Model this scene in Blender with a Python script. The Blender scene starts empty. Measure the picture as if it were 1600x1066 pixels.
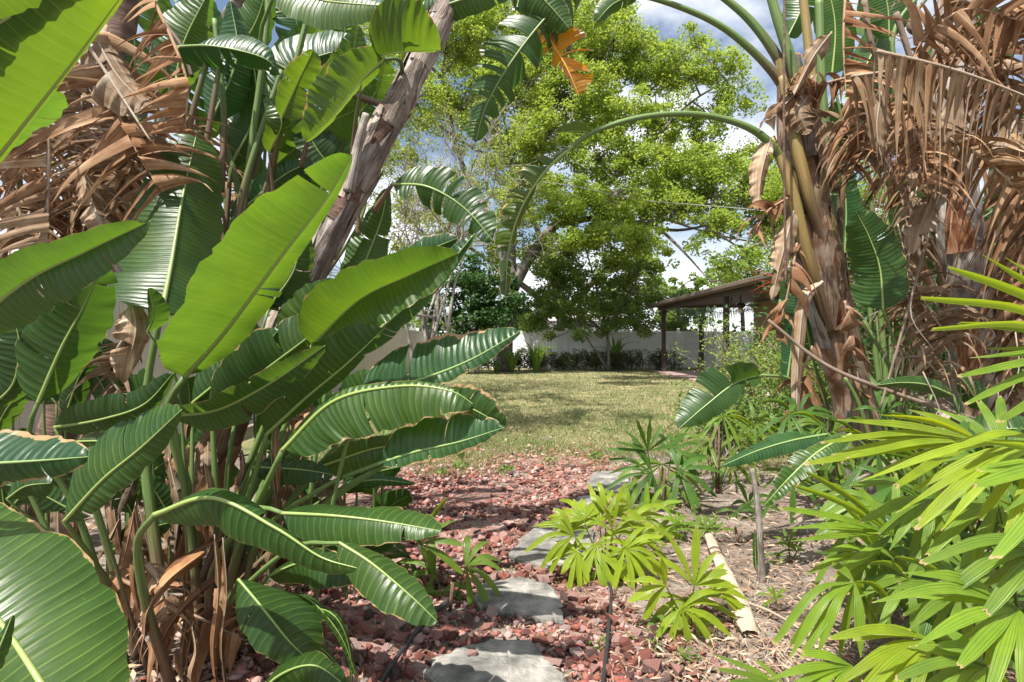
import bpy, math, random
import numpy as np
from mathutils import Vector

random.seed(7); rng = np.random.default_rng(7)
R = math.radians
scene = bpy.context.scene
col = scene.collection

# ------------------------------------------------------------------ camera
F = 889.0; EYE = np.array([0.0, 0.0, 1.35])
cam = bpy.data.cameras.new('camera'); cam.lens = 20.0; cam.sensor_width = 36.0
cam.clip_start = 0.05; cam.clip_end = 2000
co = bpy.data.objects.new('camera', cam); col.objects.link(co)
co.location = EYE; co.rotation_euler = (R(90), 0, 0)
scene.camera = co
# ------------------------------------------------------------------ light
SUN = np.array([-0.28, -0.36, 0.89]); SUN = SUN / np.linalg.norm(SUN)
world = bpy.data.worlds.new('World'); scene.world = world; world.use_nodes = True
wn = world.node_tree.nodes; wl_ = world.node_tree.links
bg = wn['Background']; bg.inputs['Strength'].default_value = 0.08
sky = wn.new('ShaderNodeTexSky'); sky.sky_type = 'NISHITA'; sky.sun_disc = False
sky.sun_elevation = math.asin(SUN[2]); sky.sun_rotation = math.atan2(SUN[0], SUN[1])
sky.air_density = 1.0; sky.dust_density = 2.2
tc = wn.new('ShaderNodeTexCoord'); mp = wn.new('ShaderNodeMapping'); mp.inputs['Scale'].default_value = (1, 1, 1.9)
mp.inputs['Location'].default_value = (0.35, 0.2, 0.1)
cn = wn.new('ShaderNodeTexNoise'); cn.inputs['Scale'].default_value = 2.6; cn.inputs['Detail'].default_value = 9; cn.inputs['Roughness'].default_value = 0.55
cr = wn.new('ShaderNodeValToRGB'); cr.color_ramp.elements[0].position = 0.43; cr.color_ramp.elements[1].position = 0.61
mx = wn.new('ShaderNodeMix'); mx.data_type = 'RGBA'
mx.inputs['B'].default_value = (8.4, 8.6, 8.9, 1)
wl_.new(tc.outputs['Generated'], mp.inputs['Vector']); wl_.new(mp.outputs['Vector'], cn.inputs['Vector'])
wl_.new(cn.outputs['Fac'], cr.inputs['Fac']); wl_.new(cr.outputs['Color'], mx.inputs['Factor'])
wl_.new(sky.outputs['Color'], mx.inputs['A']); wl_.new(mx.outputs['Result'], bg.inputs['Color'])
sl = bpy.data.lights.new('sun', 'SUN'); sl.energy = 4.9; sl.angle = R(0.53); sl.color = (1.0, 0.95, 0.87)
so = bpy.data.objects.new('sun', sl); col.objects.link(so); so.location = (0, 0, 30)
so.rotation_euler = Vector(SUN).to_track_quat('Z', 'Y').to_euler()
scene.view_settings.view_transform = 'Standard'; scene.view_settings.look = 'None'
scene.view_settings.exposure = 1.1; scene.view_settings.gamma = 1.0
scene.view_settings.use_curve_mapping = False
try:
    scene.cycles.max_bounces = 8; scene.cycles.transmission_bounces = 6; scene.cycles.diffuse_bounces = 4
except Exception: pass

# ------------------------------------------------------------------ helpers
def P(x, y, d):
    """a point d metres in front of the photographer, read off the photograph"""
    return np.array([(x - 800.0) / F * d, d, EYE[2] - (y - 533.0) / F * d])
def nz(v): return v / (np.linalg.norm(v) + 1e-9)
ORG = {}
def tag(o, label, cat, group=None, kind=None):
    o['label'] = label; o['category'] = cat
    if group: o['group'] = group
    if kind: o['kind'] = kind
    return o
def thing(name, label, cat, loc=(0, 0, 0), group=None):
    o = bpy.data.objects.new(name, None); col.objects.link(o); o.empty_display_size = 0.1
    o.location = loc; ORG[o.name] = np.array(loc, float)
    return tag(o, label, cat, group)
def obj(name, v, f, mat, parent=None, uv=None, smooth=True, color=None, origin=None):
    v = np.asarray(v, float).reshape(-1, 3)
    og = ORG[parent.name] if parent is not None else (np.array(origin, float) if origin is not None else np.zeros(3))
    me = bpy.data.meshes.new(name)
    if isinstance(f, np.ndarray):
        nf, k = f.shape
        me.vertices.add(len(v)); me.vertices.foreach_set('co', (v - og).astype(np.float32).ravel())
        me.loops.add(nf * k); me.loops.foreach_set('vertex_index', f.astype(np.int32).ravel())
        me.polygons.add(nf); me.polygons.foreach_set('loop_start', np.arange(0, nf * k, k, dtype=np.int32))
        me.update(calc_edges=True)
    else:
        me.from_pydata([tuple(p) for p in (v - og)], [], f)
    if uv is not None:
        ul = me.uv_layers.new(name='UVMap')
        li = np.empty(len(me.loops), np.int32); me.loops.foreach_get('vertex_index', li)
        ul.data.foreach_set('uv', np.asarray(uv, np.float32)[li].ravel())
    if smooth: me.polygons.foreach_set('use_smooth', np.ones(len(me.polygons), bool))
    if mat is not None: me.materials.append(mat)
    o = bpy.data.objects.new(name, me); col.objects.link(o)
    if parent is not None: o.parent = parent
    elif origin is not None: o.location = origin
    ORG[o.name] = og
    if color is not None: o.color = color
    return o
def struct(o): o['kind'] = 'structure'; return o
class MB:
    def __init__(s): s.v = []; s.f = []; s.uv = []; s.n = 0
    def add(s, v, f, uv=None):
        v = np.asarray(v, float)
        s.v.append(v); s.f += [tuple(i + s.n for i in q) for q in f]
        s.uv.append(np.zeros((len(v), 2)) if uv is None else np.asarray(uv, float)); s.n += len(v)
    def box(s, x0, x1, y0, y1, z0, z1):
        v = [(x, y, z) for z in (z0, z1) for y in (y0, y1) for x in (x0, x1)]
        s.add(v, [(0, 2, 3, 1), (4, 5, 7, 6), (0, 1, 5, 4), (2, 6, 7, 3), (0, 4, 6, 2), (1, 3, 7, 5)])
    def tube(s, p, r, k=6, cap=True):
        v, f, uv = tube(p, r, k, cap); s.add(v, f, uv)
    def build(s, name, mat, parent=None, smooth=True, color=None, origin=None):
        return obj(name, np.concatenate(s.v), s.f, mat, parent, np.concatenate(s.uv), smooth, color, origin)
def bevelbox(name, x0, x1, y0, y1, z0, z1, mat, parent, b=0.008):
    """box with chamfered edges, built as a stack of outlines"""
    m = MB(); rings = []
    for z, i in ((z0, b), (z0 + b, 0), (z1 - b, 0), (z1, b)):
        a0, a1, c0, c1 = x0 + i, x1 - i, y0 + i, y1 - i
        rings += [(a0 + b, c0, z), (a1 - b, c0, z), (a1, c0 + b, z), (a1, c1 - b, z), (a1 - b, c1, z), (a0 + b, c1, z), (a0, c1 - b, z), (a0, c0 + b, z)]
    f = [(r * 8 + i, r * 8 + (i + 1) % 8, r * 8 + 8 + (i + 1) % 8, r * 8 + 8 + i) for r in range(3) for i in range(8)]
    f += [tuple(range(7, -1, -1)), tuple(range(24, 32))]
    m.add(rings, f); return m.build(name, mat, parent, smooth=False)
def spline(pts, n):
    p = [np.asarray(q, float) for q in pts]
    if len(p) == 2: p = [p[0], (p[0] + p[1]) / 2, p[1]]
    p = [2 * p[0] - p[1]] + p + [2 * p[-1] - p[-2]]
    out = []
    for i in range(1, len(p) - 2):
        for t in np.linspace(0, 1, 16, endpoint=False):
            a, b, c, d = p[i - 1], p[i], p[i + 1], p[i + 2]
            out.append(0.5 * ((2 * b) + (-a + c) * t + (2 * a - 5 * b + 4 * c - d) * t * t + (-a + 3 * b - 3 * c + d) * t ** 3))
    out.append(p[-2]); out = np.array(out)
    L = np.concatenate([[0], np.cumsum(np.linalg.norm(np.diff(out, axis=0), axis=1))])
    s = np.linspace(0, L[-1], n)
    return np.stack([np.interp(s, L, out[:, k]) for k in range(3)], 1), L[-1]
def frames(p):
    t = np.gradient(p, axis=0); t /= (np.linalg.norm(t, axis=1, keepdims=True) + 1e-9)
    ref = np.array([0.31, 0.2, 0.93]); n = np.cross(t[0], ref)
    if np.linalg.norm(n) < 0.1: n = np.cross(t[0], [1, 0, 0])
    n = nz(n); N = []
    for ti in t:
        n = nz(n - ti * np.dot(n, ti)); N.append(n)
    N = np.array(N); return t, N, np.cross(t, N)
def tube(p, r, k=6, cap=True, lump=0.0, flat=1.0):
    p = np.asarray(p, float); m = len(p); r = np.broadcast_to(np.asarray(r, float), (m,)) if np.ndim(r) < 1 or len(np.atleast_1d(r)) == m else np.interp(np.linspace(0, 1, m), np.linspace(0, 1, len(r)), r)
    t, N, B = frames(p); a = np.linspace(0, 2 * math.pi, k, endpoint=False)
    rr = r[:, None] * np.ones((1, k))
    if lump: rr = rr * (1 + lump * rng.normal(size=(m, k)))
    v = p[:, None] + rr[..., None] * (np.cos(a)[None, :, None] * N[:, None] + flat * np.sin(a)[None, :, None] * B[:, None])
    L = np.concatenate([[0], np.cumsum(np.linalg.norm(np.diff(p, axis=0), axis=1))])
    uv = np.stack([np.repeat(L[:, None], k, 1), np.repeat((a / 6.2832)[None], m, 0)], 2).reshape(-1, 2)
    f = [(i * k + j, i * k + (j + 1) % k, (i + 1) * k + (j + 1) % k, (i + 1) * k + j) for i in range(m - 1) for j in range(k)]
    if cap: f += [tuple(range(k - 1, -1, -1)), tuple(range((m - 1) * k, m * k))]
    return v.reshape(-1, 3), f, uv

# ------------------------------------------------------------------ materials
def newmat(name):
    m = bpy.data.materials.new(name); m.use_nodes = True
    nt = m.node_tree; return m, nt.nodes, nt.links, nt.nodes['Principled BSDF']
def ramp(n, stops):
    r = n.new('ShaderNodeValToRGB'); e = r.color_ramp.elements
    e[0].position, e[0].color = stops[0][0], (*stops[0][1], 1); e[1].position, e[1].color = stops[-1][0], (*stops[-1][1], 1)
    for p, c in stops[1:-1]:
        x = e.new(p); x.color = (*c, 1)
    return r
def noise(n, l, vec, scale, detail=4, rough=0.55, dist=0.0):
    t = n.new('ShaderNodeTexNoise'); t.inputs['Scale'].default_value = scale; t.inputs['Detail'].default_value = detail
    t.inputs['Roughness'].default_value = rough; t.inputs['Distortion'].default_value = dist
    if vec is not None: l.new(vec, t.inputs['Vector'])
    return t
def mixc(n, l, fac, a, b, mode='MIX'):
    m = n.new('ShaderNodeMix'); m.data_type = 'RGBA'; m.blend_type = mode
    for s, v in (('Factor', fac), ('A', a), ('B', b)):
        if hasattr(v, 'is_output') or hasattr(v, 'links'): l.new(v, m.inputs[s])
        else: m.inputs[s].default_value = v if s == 'Factor' else (*v, 1)
    return m.outputs['Result']
def mth(n, l, op, a, b=None, c=None):
    m = n.new('ShaderNodeMath'); m.operation = op
    for i, v in enumerate((a, b, c)):
        if v is None: continue
        if hasattr(v, 'links'): l.new(v, m.inputs[i])
        else: m.inputs[i].default_value = v
    return m.outputs[0]
def bump(n, l, h, b, s=0.4, d=0.01):
    k = n.new('ShaderNodeBump'); k.inputs['Strength'].default_value = s; k.inputs['Distance'].default_value = d
    l.new(h, k.inputs['Height']); l.new(k.outputs['Normal'], b.inputs['Normal']); return k
def translucent(n, l, b, colr, fac, normal=None):
    t = n.new('ShaderNodeBsdfTranslucent'); mxs = n.new('ShaderNodeMixShader'); mxs.inputs[0].default_value = fac
    if hasattr(colr, 'links'): l.new(colr, t.inputs['Color'])
    else: t.inputs['Color'].default_value = (*colr, 1)
    if normal: l.new(normal, t.inputs['Normal'])
    l.new(b.outputs[0], mxs.inputs[1]); l.new(t.outputs[0], mxs.inputs[2])
    l.new(mxs.outputs[0], n['Material Output'].inputs['Surface'])
def rock_like(name, stops, scale, rough=0.85, bscale=20, bs=0.5, bd=0.01, per_obj=0.0):
    m, n, l, b = newmat(name); t = n.new('ShaderNodeTexCoord').outputs['Object']
    a = noise(n, l, t, scale, 6); r = ramp(n, stops)
    fac = a.outputs['Fac']
    if per_obj:
        g = n.new('ShaderNodeNewGeometry'); oi = n.new('ShaderNodeObjectInfo')
        rr = mth(n, l, 'FRACT', mth(n, l, 'ADD', g.outputs['Random Per Island'], oi.outputs['Random']))
        fac = mth(n, l, 'ADD', mth(n, l, 'MULTIPLY', a.outputs['Fac'], 1 - per_obj), mth(n, l, 'MULTIPLY', rr, per_obj))
    l.new(fac, r.inputs['Fac']); l.new(r.outputs['Color'], b.inputs['Base Color'])
    b.inputs['Roughness'].default_value = rough
    h = noise(n, l, t, bscale, 6, 0.65); bump(n, l, h.outputs['Fac'], b, bs, bd)
    return m
def leaf_mat(name, dark, light, trans, tf=0.42, rough=0.36, vein=(0.30, 0.42, 0.10)):
    """broad leaf: cross veins from the blade's own coordinates, scorched rim set by the leaf's own amount"""
    m, n, l, b = newmat(name)
    uv = n.new('ShaderNodeUVMap').outputs['UV']; sp = n.new('ShaderNodeSeparateXYZ'); l.new(uv, sp.inputs[0])
    oi = n.new('ShaderNodeObjectInfo'); tcn = n.new('ShaderNodeTexCoord').outputs['Object']
    nn = noise(n, l, tcn, 5, 4); r = ramp(n, [(0.3, dark), (0.7, light)]); l.new(nn.outputs['Fac'], r.inputs['Fac'])
    # stretched noise along the veins
    mpn = n.new('ShaderNodeMapping'); mpn.inputs['Scale'].default_value = (70, 1.6, 1); l.new(uv, mpn.inputs['Vector'])
    st = noise(n, l, mpn.outputs['Vector'], 1.0, 3)
    c1 = mixc(n, l, mth(n, l, 'MULTIPLY', st.outputs['Fac'], 0.5), r.outputs['Color'], tuple(0.55 * x for x in dark))
    vn = noise(n, l, tcn, 2.3, 3); w = mth(n, l, 'SINE', mth(n, l, 'ADD', mth(n, l, 'MULTIPLY', sp.outputs['X'], 2 * math.pi * 37), mth(n, l, 'MULTIPLY', vn.outputs['Fac'], 16.0)))
    vm = n.new('ShaderNodeMapRange'); vm.inputs['From Min'].default_value = 0.86; vm.inputs['From Max'].default_value = 1.0
    l.new(w, vm.inputs['Value'])
    c2 = mixc(n, l, mth(n, l, 'MULTIPLY', vm.outputs['Result'], mth(n, l, 'MULTIPLY', nn.outputs['Fac'], 0.42)), c1, vein)
    # leaf age blotches, then the leaf's own tint: age plus painted backlight
    pt = noise(n, l, tcn, 1.7, 5, 0.65); ptr = ramp(n, [(0.34, (0.72, 0.8, 0.85)), (0.52, (1.0, 1.0, 1.0)), (0.70, (1.45, 1.22, 0.8))]); l.new(pt.outputs['Fac'], ptr.inputs['Fac'])
    c2 = mixc(n, l, 1.0, c2, ptr.outputs['Color'], 'MULTIPLY')
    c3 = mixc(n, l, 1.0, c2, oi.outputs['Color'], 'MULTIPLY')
    # scorched margin
    s = mth(n, l, 'ABSOLUTE', mth(n, l, 'MULTIPLY_ADD', sp.outputs['Y'], 2.0, -1.0))
    en = noise(n, l, tcn, 14, 4)
    e = mth(n, l, 'ADD', s, mth(n, l, 'MULTIPLY', mth(n, l, 'SUBTRACT', en.outputs['Fac'], 0.5), oi.outputs['Alpha']))
    em = n.new('ShaderNodeMapRange'); l.new(e, em.inputs['Value'])
    l.new(mth(n, l, 'SUBTRACT', 1.022, mth(n, l, 'MULTIPLY', oi.outputs['Alpha'], 0.13)), em.inputs['From Min'])
    l.new(mth(n, l, 'SUBTRACT', 1.032, mth(n, l, 'MULTIPLY', oi.outputs['Alpha'], 0.105)), em.inputs['From Max'])
    yel = mixc(n, l, em.outputs['Result'], (0.42, 0.36, 0.04), (0.40, 0.27, 0.14))
    c4 = mixc(n, l, em.outputs['Result'], c3, yel)
    sn = noise(n, l, tcn, 90, 2); spt = n.new('ShaderNodeMapRange'); spt.inputs['From Min'].default_value = 0.70; spt.inputs['From Max'].default_value = 0.74
    l.new(sn.outputs['Fac'], spt.inputs['Value'])
    c4 = mixc(n, l, mth(n, l, 'MULTIPLY', spt.outputs['Result'], 0.5), c4, (0.16, 0.12, 0.04))
    l.new(c4, b.inputs['Base Color'])
    rn = n.new('ShaderNodeMapRange'); rn.inputs['To Min'].default_value = rough - 0.08; rn.inputs['To Max'].default_value = rough + 0.2
    l.new(nn.outputs['Fac'], rn.inputs['Value']); l.new(rn.outputs['Result'], b.inputs['Roughness'])
    b.inputs['Specular IOR Level'].default_value = 0.45
    hh = mth(n, l, 'ADD', mth(n, l, 'MULTIPLY', w, 0.35), mth(n, l, 'MULTIPLY', st.outputs['Fac'], 1.3))
    bump(n, l, hh, b, 0.55, 0.004)
    tcx = mixc(n, l, 1.0, mixc(n, l, mth(n, l, 'MULTIPLY', st.outputs['Fac'], 0.5), trans, tuple(0.6 * x for x in trans)), oi.outputs['Color'], 'MULTIPLY')
    tcx = mixc(n, l, 1.0, tcx, ptr.outputs['Color'], 'MULTIPLY')
    tcx = mixc(n, l, em.outputs['Result'], tcx, (0.40, 0.25, 0.10))
    translucent(n, l, b, tcx, tf)
    return m
M = {}
M['leaf'] = leaf_mat('broad_leaf', (0.024, 0.066, 0.015), (0.046, 0.108, 0.024), (0.145, 0.275, 0.020), 0.38, 0.30)
M['rib'], n, l, b = newmat('midrib'); oi = n.new('ShaderNodeObjectInfo')
l.new(mixc(n, l, 1.0, (0.22, 0.30, 0.085), oi.outputs['Color'], 'MULTIPLY'), b.inputs['Base Color']); b.inputs['Roughness'].default_value = 0.4
def stalk(name, a, c, d=None):
    m, n, l, b = newmat(name); uv = n.new('ShaderNodeUVMap').outputs['UV']
    mp_ = n.new('ShaderNodeMapping'); mp_.inputs['Scale'].default_value = (1.6, 22, 1); l.new(uv, mp_.inputs['Vector'])
    t = noise(n, l, mp_.outputs['Vector'], 1.5, 5); r = ramp(n, [(0.3, a), (0.62, c)] if d is None else [(0.3, a), (0.52, c), (0.7, d)])
    l.new(t.outputs['Fac'], r.inputs['Fac'])
    sx = n.new('ShaderNodeSeparateXYZ'); l.new(uv, sx.inputs[0]); mr = n.new('ShaderNodeMapRange'); mr.inputs['From Min'].default_value = 0.30; mr.inputs['From Max'].default_value = 0.62
    mr.inputs['To Min'].default_value = 1.0; mr.inputs['To Max'].default_value = 0.0; l.new(mth(n, l, 'ADD', sx.outputs['X'], mth(n, l, 'MULTIPLY_ADD', t.outputs['Fac'], 0.5, -0.25)), mr.inputs['Value'])
    br_ = ramp(n, [(0.35, (0.045, 0.028, 0.018)), (0.6, (0.17, 0.105, 0.06))]); l.new(t.outputs['Fac'], br_.inputs['Fac'])
    l.new(mixc(n, l, mr.outputs['Result'], r.outputs['Color'], br_.outputs['Color']), b.inputs['Base Color']); b.inputs['Roughness'].default_value = 0.55
    bump(n, l, t.outputs['Fac'], b, 0.5, 0.006); return m
M['stalk'] = stalk('green_stalk', (0.06, 0.12, 0.03), (0.13, 0.20, 0.05))
M['sheath'] = stalk('ageing_sheath', (0.16, 0.09, 0.05), (0.27, 0.19, 0.06), (0.15, 0.18, 0.055))
def fibre(name, stops, sc=(2, 26), bs=0.8, bd=0.01, tf=0.0, spots=None):
    m, n, l, b = newmat(name); uv = n.new('ShaderNodeUVMap').outputs['UV']; oi = n.new('ShaderNodeObjectInfo')
    mp_ = n.new('ShaderNodeMapping'); mp_.inputs['Scale'].default_value = (*sc, 1); l.new(uv, mp_.inputs['Vector'])
    cb = n.new('ShaderNodeCombineXYZ'); l.new(mth(n, l, 'MULTIPLY', oi.outputs['Random'], 37.0), cb.inputs['Z'])
    va = n.new('ShaderNodeVectorMath'); l.new(mp_.outputs['Vector'], va.inputs[0]); l.new(cb.outputs[0], va.inputs[1])
    t = noise(n, l, va.outputs[0], 1.0, 6, 0.6, 0.3); big = noise(n, l, n.new('ShaderNodeTexCoord').outputs['Object'], 7, 4)
    fac = mth(n, l, 'ADD', mth(n, l, 'MULTIPLY', t.outputs['Fac'], 0.5), mth(n, l, 'MULTIPLY', big.outputs['Fac'], 0.5))
    r = ramp(n, stops); l.new(fac, r.inputs['Fac'])
    c = mixc(n, l, 1.0, r.outputs['Color'], oi.outputs['Color'], 'MULTIPLY')
    if spots:
        isl = n.new('ShaderNodeNewGeometry').outputs['Random Per Island']; rp = ramp(n, [(0.0, (0.34, 0.29, 0.26)), (0.3, (0.72, 0.6, 0.5)), (0.6, (0.85, 0.83, 0.82)), (0.85, (1.0, 0.97, 0.94)), (1.0, (1.35, 1.33, 1.3))]); l.new(isl, rp.inputs['Fac']); c = mixc(n, l, 1.0, c, rp.outputs['Color'], 'MULTIPLY')
    l.new(c, b.inputs['Base Color']); b.inputs['Roughness'].default_value = 0.8; b.inputs['Specular IOR Level'].default_value = 0.25
    bump(n, l, t.outputs['Fac'], b, bs, bd)
    if tf: translucent(n, l, b, c, tf)
    return m
M['trunk_grey'] = fibre('weathered_trunk', [(0.32, (0.045, 0.036, 0.033)), (0.42, (0.19, 0.155, 0.135)), (0.53, (0.37, 0.325, 0.285)), (0.68, (0.56, 0.52, 0.475))], (5, 16), 1.0, 0.022)
M['trunk_dark'] = fibre('fibrous_dark_trunk', [(0.3, (0.03, 0.02, 0.016)), (0.5, (0.12, 0.075, 0.055)), (0.7, (0.25, 0.17, 0.13))], (30, 3), 0.9, 0.01)
M['trunk_red'] = fibre('rusty_sheathed_trunk', [(0.3, (0.07, 0.045, 0.035)), (0.45, (0.22, 0.115, 0.06)), (0.55, (0.36, 0.27, 0.21)), (0.7, (0.38, 0.20, 0.09))], (2, 12), 0.9, 0.015)
M['dead'] = fibre('dead_leaf', [(0.3, (0.085, 0.055, 0.036)), (0.43, (0.24, 0.155, 0.09)), (0.56, (0.38, 0.295, 0.205)), (0.70, (0.58, 0.52, 0.44))], (3, 9), 0.6, 0.006, 0.18, True)
M['straw'] = fibre('dry_straw', [(0.3, (0.24, 0.18, 0.13)), (0.5, (0.40, 0.33, 0.26)), (0.7, (0.55, 0.49, 0.42))], (2, 16), 0.6, 0.006, 0.1)
def palm_mat(name, dark, light, trans, tf=0.35):
    m, n, l, b = newmat(name); uv = n.new('ShaderNodeUVMap').outputs['UV']; oi = n.new('ShaderNodeObjectInfo')
    sp = n.new('ShaderNodeSeparateXYZ'); l.new(uv, sp.inputs[0])
    t = noise(n, l, n.new('ShaderNodeTexCoord').outputs['Object'], 12, 3); r = ramp(n, [(0.3, dark), (0.7, light)]); l.new(t.outputs['Fac'], r.inputs['Fac'])
    w = mth(n, l, 'SINE', mth(n, l, 'MULTIPLY', sp.outputs['Y'], 2 * math.pi * 5))
    c = mixc(n, l, mth(n, l, 'MULTIPLY_ADD', w, 0.12, 0.12), r.outputs['Color'], tuple(1.6 * x for x in light))
    c = mixc(n, l, 1.0, c, oi.outputs['Color'], 'MULTIPLY')
    tip = n.new('ShaderNodeMapRange'); tip.inputs['From Min'].default_value = 0.985; tip.inputs['From Max'].default_value = 1.0
    l.new(mth(n, l, 'ADD', sp.outputs['X'], mth(n, l, 'MULTIPLY', t.outputs['Fac'], 0.03)), tip.inputs['Value'])
    c = mixc(n, l, tip.outputs['Result'], c, (0.42, 0.30, 0.16))
    l.new(c, b.inputs['Base Color']); b.inputs['Roughness'].default_value = 0.33; b.inputs['Specular IOR Level'].default_value = 0.5
    bump(n, l, w, b, 0.5, 0.003)
    translucent(n, l, b, mixc(n, l, 1.0, trans, oi.outputs['Color'], 'MULTIPLY'), tf); return m
M['palm'] = palm_mat('lady_palm_leaflet', (0.065, 0.125, 0.018), (0.125, 0.205, 0.024), (0.38, 0.50, 0.025))
def foliage(name, cols, trans, tf=0.35, rough=0.5):
    m, n, l, b = newmat(name); g = n.new('ShaderNodeNewGeometry').outputs['Random Per Island']
    big = noise(n, l, n.new('ShaderNodeTexCoord').outputs['Object'], 0.55, 3)
    f = mth(n, l, 'ADD', mth(n, l, 'MULTIPLY', g, 0.55), mth(n, l, 'MULTIPLY', big.outputs['Fac'], 0.5))
    k = len(cols); r = ramp(n, [(0.15 + 0.7 * i / (k - 1), c) for i, c in enumerate(cols)]); l.new(f, r.inputs['Fac'])
    l.new(r.outputs['Color'], b.inputs['Base Color']); b.inputs['Roughness'].default_value = rough; b.inputs['Specular IOR Level'].default_value = 0.3
    translucent(n, l, b, mixc(n, l, 0.5, trans, r.outputs['Color']), tf); return m
M['oak'] = foliage('oak_leaves', [(0.10, 0.165, 0.026), (0.18, 0.27, 0.036), (0.29, 0.37, 0.055)], (0.60, 0.72, 0.10), 0.52)
M['under'] = foliage('understorey_leaves', [(0.06, 0.11, 0.025), (0.11, 0.18, 0.035), (0.19, 0.27, 0.05)], (0.38, 0.52, 0.08), 0.42)
M['darkleaf'] = foliage('dark_shrub_leaves', [(0.015, 0.045, 0.012), (0.03, 0.085, 0.018), (0.06, 0.13, 0.025)], (0.13, 0.27, 0.04), 0.25)
M['sparse'] = foliage('spring_leaves', [(0.10, 0.16, 0.03), (0.19, 0.25, 0.04), (0.27, 0.30, 0.06)], (0.45, 0.52, 0.08), 0.35)
M['hedge'] = foliage('hedge_leaves', [(0.10, 0.06, 0.035), (0.07, 0.085, 0.03), (0.06, 0.12, 0.03), (0.15, 0.10, 0.06)], (0.2, 0.2, 0.06), 0.2)
M['shrub'] = foliage('yellow_green_shrub_leaves', [(0.10, 0.17, 0.03), (0.20, 0.27, 0.05), (0.32, 0.36, 0.10)], (0.45, 0.55, 0.10), 0.35)
M['fanpalm'] = foliage('blue_green_palm', [(0.05, 0.09, 0.055), (0.09, 0.14, 0.085), (0.13, 0.18, 0.11)], (0.15, 0.22, 0.1), 0.2)
M['strap'] = foliage('strap_leaves', [(0.05, 0.11, 0.02), (0.10, 0.19, 0.03), (0.16, 0.25, 0.04)], (0.3, 0.45, 0.05), 0.3)
M['red'] = foliage('red_leaves', [(0.20, 0.02, 0.02), (0.32, 0.05, 0.03), (0.30, 0.12, 0.04)], (0.5, 0.1, 0.04), 0.3)
M['bark'] = rock_like('oak_bark', [(0.3, (0.06, 0.05, 0.042)), (0.55, (0.15, 0.13, 0.11)), (0.75, (0.26, 0.24, 0.20))], 6, 0.9, 22, 0.9, 0.03)
M['twig'] = rock_like('pale_bark', [(0.3, (0.13, 0.11, 0.095)), (0.55, (0.25, 0.22, 0.19)), (0.75, (0.38, 0.35, 0.31))], 5, 0.85, 30, 0.4, 0.01)
M['lava'] = rock_like('red_lava_rock', [(0.2, (0.07, 0.05, 0.046)), (0.34, (0.16, 0.055, 0.04)), (0.5, (0.28, 0.09, 0.065)), (0.64, (0.36, 0.17, 0.14)), (0.76, (0.44, 0.29, 0.26)), (0.9, (0.28, 0.25, 0.24))], 18, 0.92, 70, 0.9, 0.012, 0.62)
M['stone'] = rock_like('grey_flagstone', [(0.34, (0.085, 0.083, 0.075)), (0.46, (0.17, 0.165, 0.15)), (0.54, (0.22, 0.21, 0.19)), (0.66, (0.34, 0.32, 0.29))], 9, 0.8, 34, 1.0, 0.022)
M['soil'] = rock_like('sandy_soil', [(0.3, (0.07, 0.052, 0.04)), (0.5, (0.16, 0.125, 0.10)), (0.7, (0.30, 0.26, 0.22))], 3, 0.95, 60, 0.8, 0.02)
M['pathbed'] = rock_like('gravel_bed', [(0.3, (0.10, 0.06, 0.048)), (0.5, (0.21, 0.12, 0.095)), (0.72, (0.33, 0.23, 0.19))], 7, 0.95, 50, 0.9, 0.02)
M['lawn'] = rock_like('dry_turf', [(0.32, (0.08, 0.10, 0.035)), (0.48, (0.17, 0.16, 0.07)), (0.66, (0.30, 0.25, 0.14))], 1.4, 0.95, 40, 0.8, 0.03)
def grass_mat():
    m, n, l, b = newmat('grass_blades'); t = n.new('ShaderNodeTexCoord').outputs['Object']
    g = n.new('ShaderNodeNewGeometry').outputs['Random Per Island']; a = noise(n, l, t, 0.75, 5, 0.6)
    f = mth(n, l, 'ADD', mth(n, l, 'MULTIPLY', g, 0.35), mth(n, l, 'MULTIPLY', a.outputs['Fac'], 0.65))
    r = ramp(n, [(0.34, (0.07, 0.13, 0.025)), (0.46, (0.13, 0.19, 0.04)), (0.56, (0.30, 0.28, 0.12)), (0.70, (0.48, 0.41, 0.25))])
    l.new(f, r.inputs['Fac']); l.new(r.outputs['Color'], b.inputs['Base Color']); b.inputs['Roughness'].default_value = 0.7
    translucent(n, l, b, r.outputs['Color'], 0.3); return m
M['grass'] = grass_mat()
M['litter'] = foliage('leaf_litter', [(0.09, 0.05, 0.035), (0.22, 0.13, 0.085), (0.36, 0.25, 0.17), (0.48, 0.39, 0.30)], (0.3, 0.2, 0.1), 0.1, 0.85)
def plain(name, c, rough=0.5, spec=0.4, var=0.12, sc=3.0, metal=0.0):
    m, n, l, b = newmat(name); t = noise(n, l, n.new('ShaderNodeTexCoord').outputs['Object'], sc, 6)
    r = ramp(n, [(0.3, tuple(x * (1 - var) for x in c)), (0.7, tuple(min(1, x * (1 + var)) for x in c))]); l.new(t.outputs['Fac'], r.inputs['Fac'])
    l.new(r.outputs['Color'], b.inputs['Base Color']); b.inputs['Roughness'].default_value = rough
    b.inputs['Specular IOR Level'].default_value = spec; b.inputs['Metallic'].default_value = metal; return m
M['vinyl'] = plain('white_vinyl', (0.82, 0.83, 0.85), 0.45, 0.4, 0.06)
M['cream'] = plain('cream_boards', (0.48, 0.43, 0.36), 0.6, 0.3, 0.08)
M['brown'] = plain('brown_paint', (0.055, 0.042, 0.036), 0.5, 0.4, 0.2)
M['roofpan'] = plain('brown_soffit', (0.15, 0.115, 0.092), 0.5, 0.4, 0.15)
M['roofmetal'] = plain('roof_metal', (0.42, 0.38, 0.33), 0.5, 0.4, 0.12)
M['siding'] = plain('tan_siding', (0.52, 0.40, 0.25), 0.6, 0.3, 0.08)
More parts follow.
